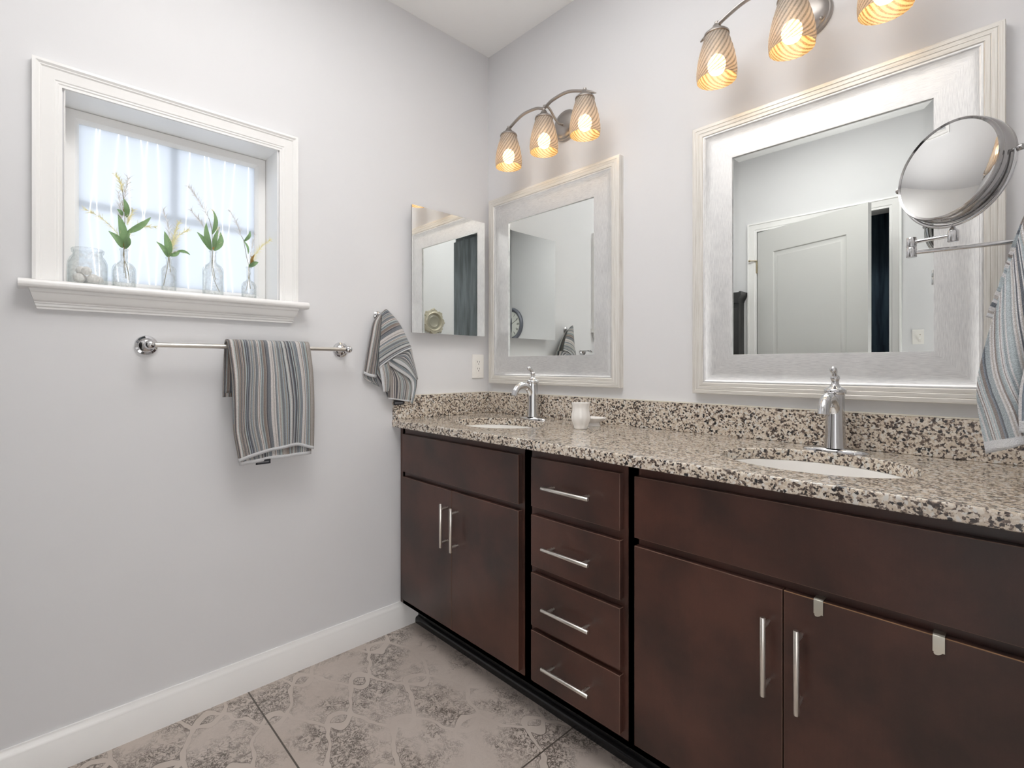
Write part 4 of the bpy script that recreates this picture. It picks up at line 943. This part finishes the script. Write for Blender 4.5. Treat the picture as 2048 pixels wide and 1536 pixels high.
sprig('tallest leafy sprig with feathery plumes, in the squat bottle next to the jar', -1.483, 1.516,
      [((-1.486, 1.518), (-1.521, 1.564), 0.018), ((-1.484, 1.525), (-1.497, 1.624), 0.021), ((-1.478, 1.565), (-1.416, 1.626), 0.017), ((-1.476, 1.615), (-1.485, 1.668), 0.014), ((-1.487, 1.618), (-1.500, 1.638), 0.010), ((-1.478, 1.515), (-1.471, 1.568), 0.012), ((-1.481, 1.515), (-1.477, 1.560), 0.014)],
      [([(-1.4705, 1.420), (-1.474, 1.455), (-1.485, 1.495), (-1.483, 1.516), (-1.481, 1.622), (-1.487, 1.700)], 0.0011), ([(-1.483, 1.44), (-1.483, 1.516), (-1.479, 1.56)], 0.0009), ([(-1.478, 1.425), (-1.482, 1.48), (-1.484, 1.53)], 0.0012)],
      [([(-1.487, 1.690), (-1.492, 1.720), (-1.504, 1.742)], 0.022, 90, 'ypl'), ([(-1.487, 1.640), (-1.480, 1.690), (-1.472, 1.738)], 0.030, 70, 'ppl'), ([(-1.484, 1.534), (-1.510, 1.574), (-1.540, 1.602), (-1.580, 1.622)], 0.022, 80, 'ypl'), ([(-1.476, 1.545), (-1.455, 1.590), (-1.430, 1.597), (-1.402, 1.599)], 0.020, 90, 'ypl'), ([(-1.476, 1.590), (-1.470, 1.612), (-1.461, 1.640)], 0.024, 70, 'ypl'), ([(-1.488, 1.60), (-1.492, 1.64), (-1.497, 1.69)], 0.03, 50, 'ppl')],
      [((-1.483, 1.518), (-1.482, 1.545), 0.006), ((-1.484, 1.63), (-1.482, 1.65), 0.006)], 1)
sprig('small sprig of three leaves in the short narrow bottle', -1.3665, 1.507,
      [((-1.366, 1.506), (-1.379, 1.590), 0.021), ((-1.369, 1.507), (-1.401, 1.552), 0.014), ((-1.365, 1.512), (-1.336, 1.531), 0.012), ((-1.345, 1.531), (-1.308, 1.523), 0.009)],
      [([(-1.381, 1.413), (-1.372, 1.465), (-1.367, 1.506), (-1.366, 1.53)], 0.0010), ([(-1.362, 1.46), (-1.366, 1.506)], 0.0012), ([(-1.366, 1.512), (-1.345, 1.531), (-1.325, 1.528)], 0.0007)],
      [([(-1.366, 1.51), (-1.357, 1.550), (-1.350, 1.59), (-1.338, 1.628)], 0.026, 120, 'ypl'), ([(-1.365, 1.52), (-1.345, 1.575), (-1.311, 1.609)], 0.024, 90, 'ypl'), ([(-1.366, 1.55), (-1.367, 1.60), (-1.382, 1.660)], 0.028, 60, 'ppl')], (), 2)
sprig('leafy sprig with a long pale plume in the tallest bottle', -1.239, 1.549,
      [((-1.243, 1.548), (-1.286, 1.607), 0.017), ((-1.245, 1.550), (-1.264, 1.637), 0.018), ((-1.242, 1.604), (-1.240, 1.686), 0.013), ((-1.236, 1.549), (-1.227, 1.623), 0.014), ((-1.234, 1.549), (-1.214, 1.620), 0.019)],
      [([(-1.2185, 1.408), (-1.236, 1.45), (-1.243, 1.494), (-1.241, 1.55), (-1.243, 1.621), (-1.252, 1.66)], 0.0009), ([(-1.232, 1.45), (-1.240, 1.50), (-1.241, 1.56)], 0.0011), ([(-1.241, 1.55), (-1.222, 1.62), (-1.219, 1.635)], 0.0007)],
      [([(-1.252, 1.66), (-1.280, 1.71), (-1.311, 1.754)], 0.028, 80, 'ppl'), ([(-1.245, 1.56), (-1.267, 1.625), (-1.285, 1.652), (-1.304, 1.676)], 0.026, 60, 'ppl'), ([(-1.236, 1.56), (-1.226, 1.625), (-1.240, 1.690)], 0.024, 70, 'ypl')],
      [((-1.239, 1.55), (-1.237, 1.60), 0.006)], 3)
sprig('thin sprig with one curled leaf and a straw plume in the right end bottle', -1.125, 1.509,
      [((-1.141, 1.598), (-1.124, 1.638), 0.011), ((-1.123, 1.508), (-1.096, 1.529), 0.014), ((-1.141, 1.598), (-1.133, 1.550), 0.007), ((-1.126, 1.506), (-1.108, 1.540), 0.012)],
      [([(-1.135, 1.421), (-1.127, 1.46), (-1.125, 1.51), (-1.133, 1.545), (-1.142, 1.60), (-1.151, 1.618)], 0.0009), ([(-1.120, 1.43), (-1.124, 1.47), (-1.125, 1.51)], 0.0013)],
      [([(-1.151, 1.615), (-1.165, 1.66), (-1.188, 1.700)], 0.024, 60, 'ppl'), ([(-1.120, 1.515), (-1.106, 1.553), (-1.080, 1.592), (-1.051, 1.621)], 0.022, 130, 'ypl'), ([(-1.122, 1.52), (-1.115, 1.58), (-1.105, 1.63)], 0.024, 40, 'ppl')],
      [((-1.119, 1.516), (-1.113, 1.553), 0.008), ((-1.117, 1.516), (-1.122, 1.548), 0.006)], 4)

# ------------------------------------------------------------------ the far side of the room, seen in the mirrors
dr = thing('door_1', (DX0, YO, 0), kind='structure')
prof = [(0, 0.0), (0, 0.020), (0.010, 0.022), (0.014, 0.018), (0.030, 0.014), (0.046, 0.012), (0.050, 0.009), (0.062, 0.009), (0.062, 0.0)]
vs = []; fs = []; A0, A1, AZ = DX0 - 0.064, DX1 + 0.064, DZ + 0.066
for ins, d in prof: vs += [(A0 + ins, YO + d, 0), (A0 + ins, YO + d, AZ - ins), (A1 - ins, YO + d, AZ - ins), (A1 - ins, YO + d, 0)]
for i in range(len(prof) - 1):
    for k in range(3): fs.append((i * 4 + k, i * 4 + k + 1, (i + 1) * 4 + k + 1, (i + 1) * 4 + k))
MB().add(vs, fs).build('door_casing', M['white'], dr, smooth=25)
MB().box(DX0 - 0.02, DX0 - 0.003, YO - 0.12, YO + 0.001, 0, DZ + 0.004).box(DX1 + 0.003, DX1 + 0.02, YO - 0.12, YO + 0.001, 0, DZ + 0.004).box(DX0 - 0.02, DX1 + 0.02, YO - 0.12, YO + 0.001, DZ + 0.004, DZ + 0.02).build('door_jamb', M['white'], dr, smooth=0)
ang = math.atan2(0.223, 0.643); DWd = 0.757
ux, uy = math.cos(ang), math.sin(ang)
def dpt(u, d, z): return (DX0 + 0.003 + u * ux - d * uy, YO + 0.002 + u * uy + d * ux, z)
def leafbox(b, u0, u1, d0, d1, z0, z1):
    return b.add([dpt(u, d, z) for z in (z0, z1) for d in (d0, d1) for u in (u0, u1)], [(0, 2, 3, 1), (4, 5, 7, 6), (0, 1, 5, 4), (2, 6, 7, 3), (0, 4, 6, 2), (1, 3, 7, 5)])
lf = leafbox(MB(), 0, DWd, -0.033, -0.006, 0.012, DZ - 0.004)
for (z0, z1) in ((0.012, 0.20), (0.80, 0.95), (1.965, DZ - 0.004)): leafbox(lf, 0.0, DWd, -0.006, 0.0, z0, z1)
for (u0, u1) in ((0, 0.125), (DWd - 0.125, DWd)):
    for (z0, z1) in ((0.20, 0.80), (0.95, 1.965)): leafbox(lf, u0, u1, -0.006, 0.0, z0, z1)
lo = lf.build('door_leaf', M['door'], dr, smooth=0)
for (z0, z1) in ((0.20, 0.80), (0.95, 1.965)):
    def mpan(cu, cv, ins, d): return dpt(lerp(0.125 + ins, DWd - 0.125 - ins, cu), d, lerp(z0 + ins, z1 - ins, cv))
    b = rect_frame(mpan, [(0, 0.0), (0.006, -0.005), (0.016, -0.0055), (0.034, -0.001), (0.036, 0.0)])
    vs = [mpan(a, c, 0.036, 0.0) for a, c in ((0, 0), (1, 0), (1, 1), (0, 1))]; b.add(vs, [(0, 1, 2, 3)])
    b.build('raised_panel', M['door'], lo, smooth=20)
for z in (0.25, 1.06, 1.875):
    hg = MB().tube([(DX0 - 0.002, YO + 0.008, z - 0.045), (DX0 - 0.002, YO + 0.008, z + 0.045)], 0.006, 12).box(DX0 - 0.012, DX0 + 0.003, YO - 0.002, YO + 0.004, z - 0.043, z + 0.043)
    if z > 1.7: hg.tube([(DX0 - 0.002, YO + 0.010, z + 0.047), (DX0 - 0.040, YO + 0.035, z + 0.047)], 0.004, 10).sphere((DX0 - 0.043, YO + 0.037, z + 0.047), 0.008, 12, 8)
    hg.build('hinge', M['hinge'], dr)

sw = thing('light_switch', (1.476, YO, 1.306), 'white toggle light switch beside the door, seen in the large mirror', 'light switch')
MB().box(1.438, 1.514, YO, YO + 0.006, 1.243, 1.369).build('cover_plate', M['plastic'], sw, smooth=0, bevel=0.003, seg=3)
MB().add([(1.471, YO + 0.005, 1.293), (1.481, YO + 0.005, 1.293), (1.481, YO + 0.005, 1.319), (1.471, YO + 0.005, 1.319), (1.472, YO + 0.017, 1.312), (1.480, YO + 0.017, 1.312), (1.480, YO + 0.015, 1.320), (1.472, YO + 0.015, 1.320)],
         [(0, 1, 5, 4), (1, 2, 6, 5), (2, 3, 7, 6), (3, 0, 4, 7), (4, 5, 6, 7), (0, 3, 2, 1)]).build('toggle', M['plastic'], sw, smooth=0)
for z in (1.274, 1.338): MB().lathe([(0.0001, 0.0062), (0.003, 0.0062), (0.0026, 0.0072), (0.0001, 0.0074)], (1.476, YO, z), (0, 1, 0), 12).build('screw', M['hinge'], sw)

ck = thing('wall_clock', (2.150, YO, 1.61), 'round dark rimmed wall clock with roman numerals, seen in the corner mirror', 'clock')
MB().lathe([(0.0001, 0.0), (0.182, 0.0), (0.185, 0.006), (0.182, 0.020), (0.172, 0.030), (0.165, 0.032), (0.160, 0.028), (0.152, 0.026), (0.146, 0.022), (0.141, 0.012)], (2.150, YO, 1.61), (0, 1, 0), 64).build('rim', M['clock_rim'], ck, smooth=40)
MB().lathe([(0.0001, 0.012), (0.142, 0.012)], (2.150, YO, 1.61), (0, 1, 0), 64).build('dial', M['clock_face'], ck)
num = {1: 'I', 2: 'II', 3: 'III', 4: 'IV', 5: 'V', 6: 'VI', 7: 'VII', 8: 'VIII', 9: 'IX', 10: 'X', 11: 'XI', 12: 'XII'}
def stroke(b, ang_, p, q, wd):
    # local (a: tangential clockwise, r: radial) on the dial seen from +y: x to the left is clockwise
    def w3(pt):
        a_, r_ = pt; c_, s_ = math.cos(ang_), math.sin(ang_)
        vx = r_ * s_ + a_ * c_; vz = r_ * c_ - a_ * s_
        return Vector((2.150 - vx, YO + 0.0135, 1.61 + vz))
    P0, P1 = w3(p), w3(q); d = (P1 - P0).normalized(); n_ = Vector((d.z, 0, -d.x)) * wd
    vs = [P0 - n_, P0 + n_, P1 + n_, P1 - n_]; vs2 = [v - Vector((0, 0.001, 0)) for v in vs]
    b.add(vs + vs2, [(0, 1, 2, 3), (7, 6, 5, 4), (0, 4, 5, 1), (1, 5, 6, 2), (2, 6, 7, 3), (3, 7, 4, 0)])
b = MB()
for h, s in num.items():
    a0 = h * PI / 6; wds = {'I': 0.008, 'V': 0.015, 'X': 0.015}; tot = sum(wds[c] for c in s); x = -tot / 2
    for ch_ in s:
        w_ = wds[ch_]; m_ = x + w_ / 2
        if ch_ == 'I': stroke(b, a0, (m_, 0.095), (m_, 0.128), 0.0018)
        elif ch_ == 'V': stroke(b, a0, (x + 0.002, 0.128), (m_, 0.095), 0.0018); stroke(b, a0, (x + w_ - 0.002, 0.128), (m_, 0.095), 0.001)
        else: stroke(b, a0, (x + 0.002, 0.128), (x + w_ - 0.002, 0.095), 0.0018); stroke(b, a0, (x + w_ - 0.002, 0.128), (x + 0.002, 0.095), 0.001)
        x += w_
for k in range(60): stroke(b, k * PI / 30, (0, 0.133), (0, 0.139), 0.0008)
b.build('numerals', M['slot'], ck, smooth=0)
b = MB(); stroke(b, R(64), (0, -0.02), (0, 0.115), 0.0025); b.build('minute_hand', M['slot'], ck, smooth=0)
b = MB(); stroke(b, R(200), (0, -0.02), (0, 0.075), 0.003); b.build('hour_hand', M['slot'], ck, smooth=0)

om = thing('ornate_plaque', (W, -1.01, 1.56), 'round plaque with an ornate antique silver frame, seen in the medicine cabinet mirror', 'wall plaque')
def orn(r, h, a, i): return r * (1 + (0.07 * math.cos(8 * a) + 0.035 * math.cos(24 * a + 1)) * (1 if 1 <= i <= 4 else 0))
MB().lathe([(0.0001, 0.0), (0.112, 0.0), (0.118, 0.010), (0.108, 0.022), (0.095, 0.020), (0.082, 0.026), (0.074, 0.018), (0.070, 0.010)], (W, -1.01, 1.56), (-1, 0, 0), 120, ripple=orn).build('frame', M['ornate'], om, smooth=50)
MB().lathe([(0.0001, 0.014), (0.045, 0.012), (0.048, 0.014), (0.051, 0.012), (0.072, 0.010)], (W, -1.01, 1.56), (-1, 0, 0), 48).build('centre', M['dial'], om)

am = thing('armoire', (0.24, -2.10, 0), 'tall black wooden cabinet with a moulded top, left of the door in the large mirror', 'cabinet')
MB().box(0.02, 0.452, -2.163, -2.06, 0.06, 1.64).build('body', M['armoire'], am, smooth=0, bevel=0.003)
MB().prism([(0.452, 1.62), (0.456, 1.635), (0.466, 1.655), (0.474, 1.670), (0.476, 1.695), (0.019, 1.695), (0.019, 1.62)], 'y', -2.163, -2.04).build('cornice', M['armoire'], am, smooth=0)
for x0, x1 in ((0.04, 0.23), (0.24, 0.43)): MB().box(x0, x1, -2.061, -2.048, 0.12, 1.58).build('door', M['armoire'], am, smooth=0, bevel=0.004)
MB().box(0.02, 0.46, -2.163, -2.055, 0.0, 0.06).build('plinth', M['armoire'], am, smooth=0)

def curtain(name, label, cat, x0, x1, y, z0, z1, mat, amp=0.02, n=8, axis='x'):
    def fn(s_, t_): return (lerp(x0, x1, s_), y + amp * math.sin(s_ * n * 2 * PI) * (0.5 + 0.5 * t_), lerp(z1, z0, t_))
    t = MB().grid(fn, n * 12, 12).build(name, mat, smooth=80, solid=0.004, fix=False)
    return tag(t, label, cat)
curtain('closet_curtain', 'dark blue curtain in the gap of the open door, seen in the large mirror', 'curtain', 0.45, 1.78, -2.7, 0.03, 2.45, M['navy'])
def curtain_y(name, label, cat, y0, y1, x, z0, z1, mat, amp=0.012, n=9):
    def fn(s_, t_): return (x + amp * math.sin(s_ * n * 2 * PI) * (0.5 + 0.5 * t_), lerp(y0, y1, s_), lerp(z1, z0, t_))
    return tag(MB().grid(fn, n * 12, 12).build(name, mat, smooth=80, solid=0.004, fix=False), label, cat)
curtain_y('shower_curtain', 'grey blue curtain in the hall, seen in the medicine cabinet mirror', 'curtain', -2.12, -1.10, 2.50, 0.02, 2.70, M['greycurtain'])
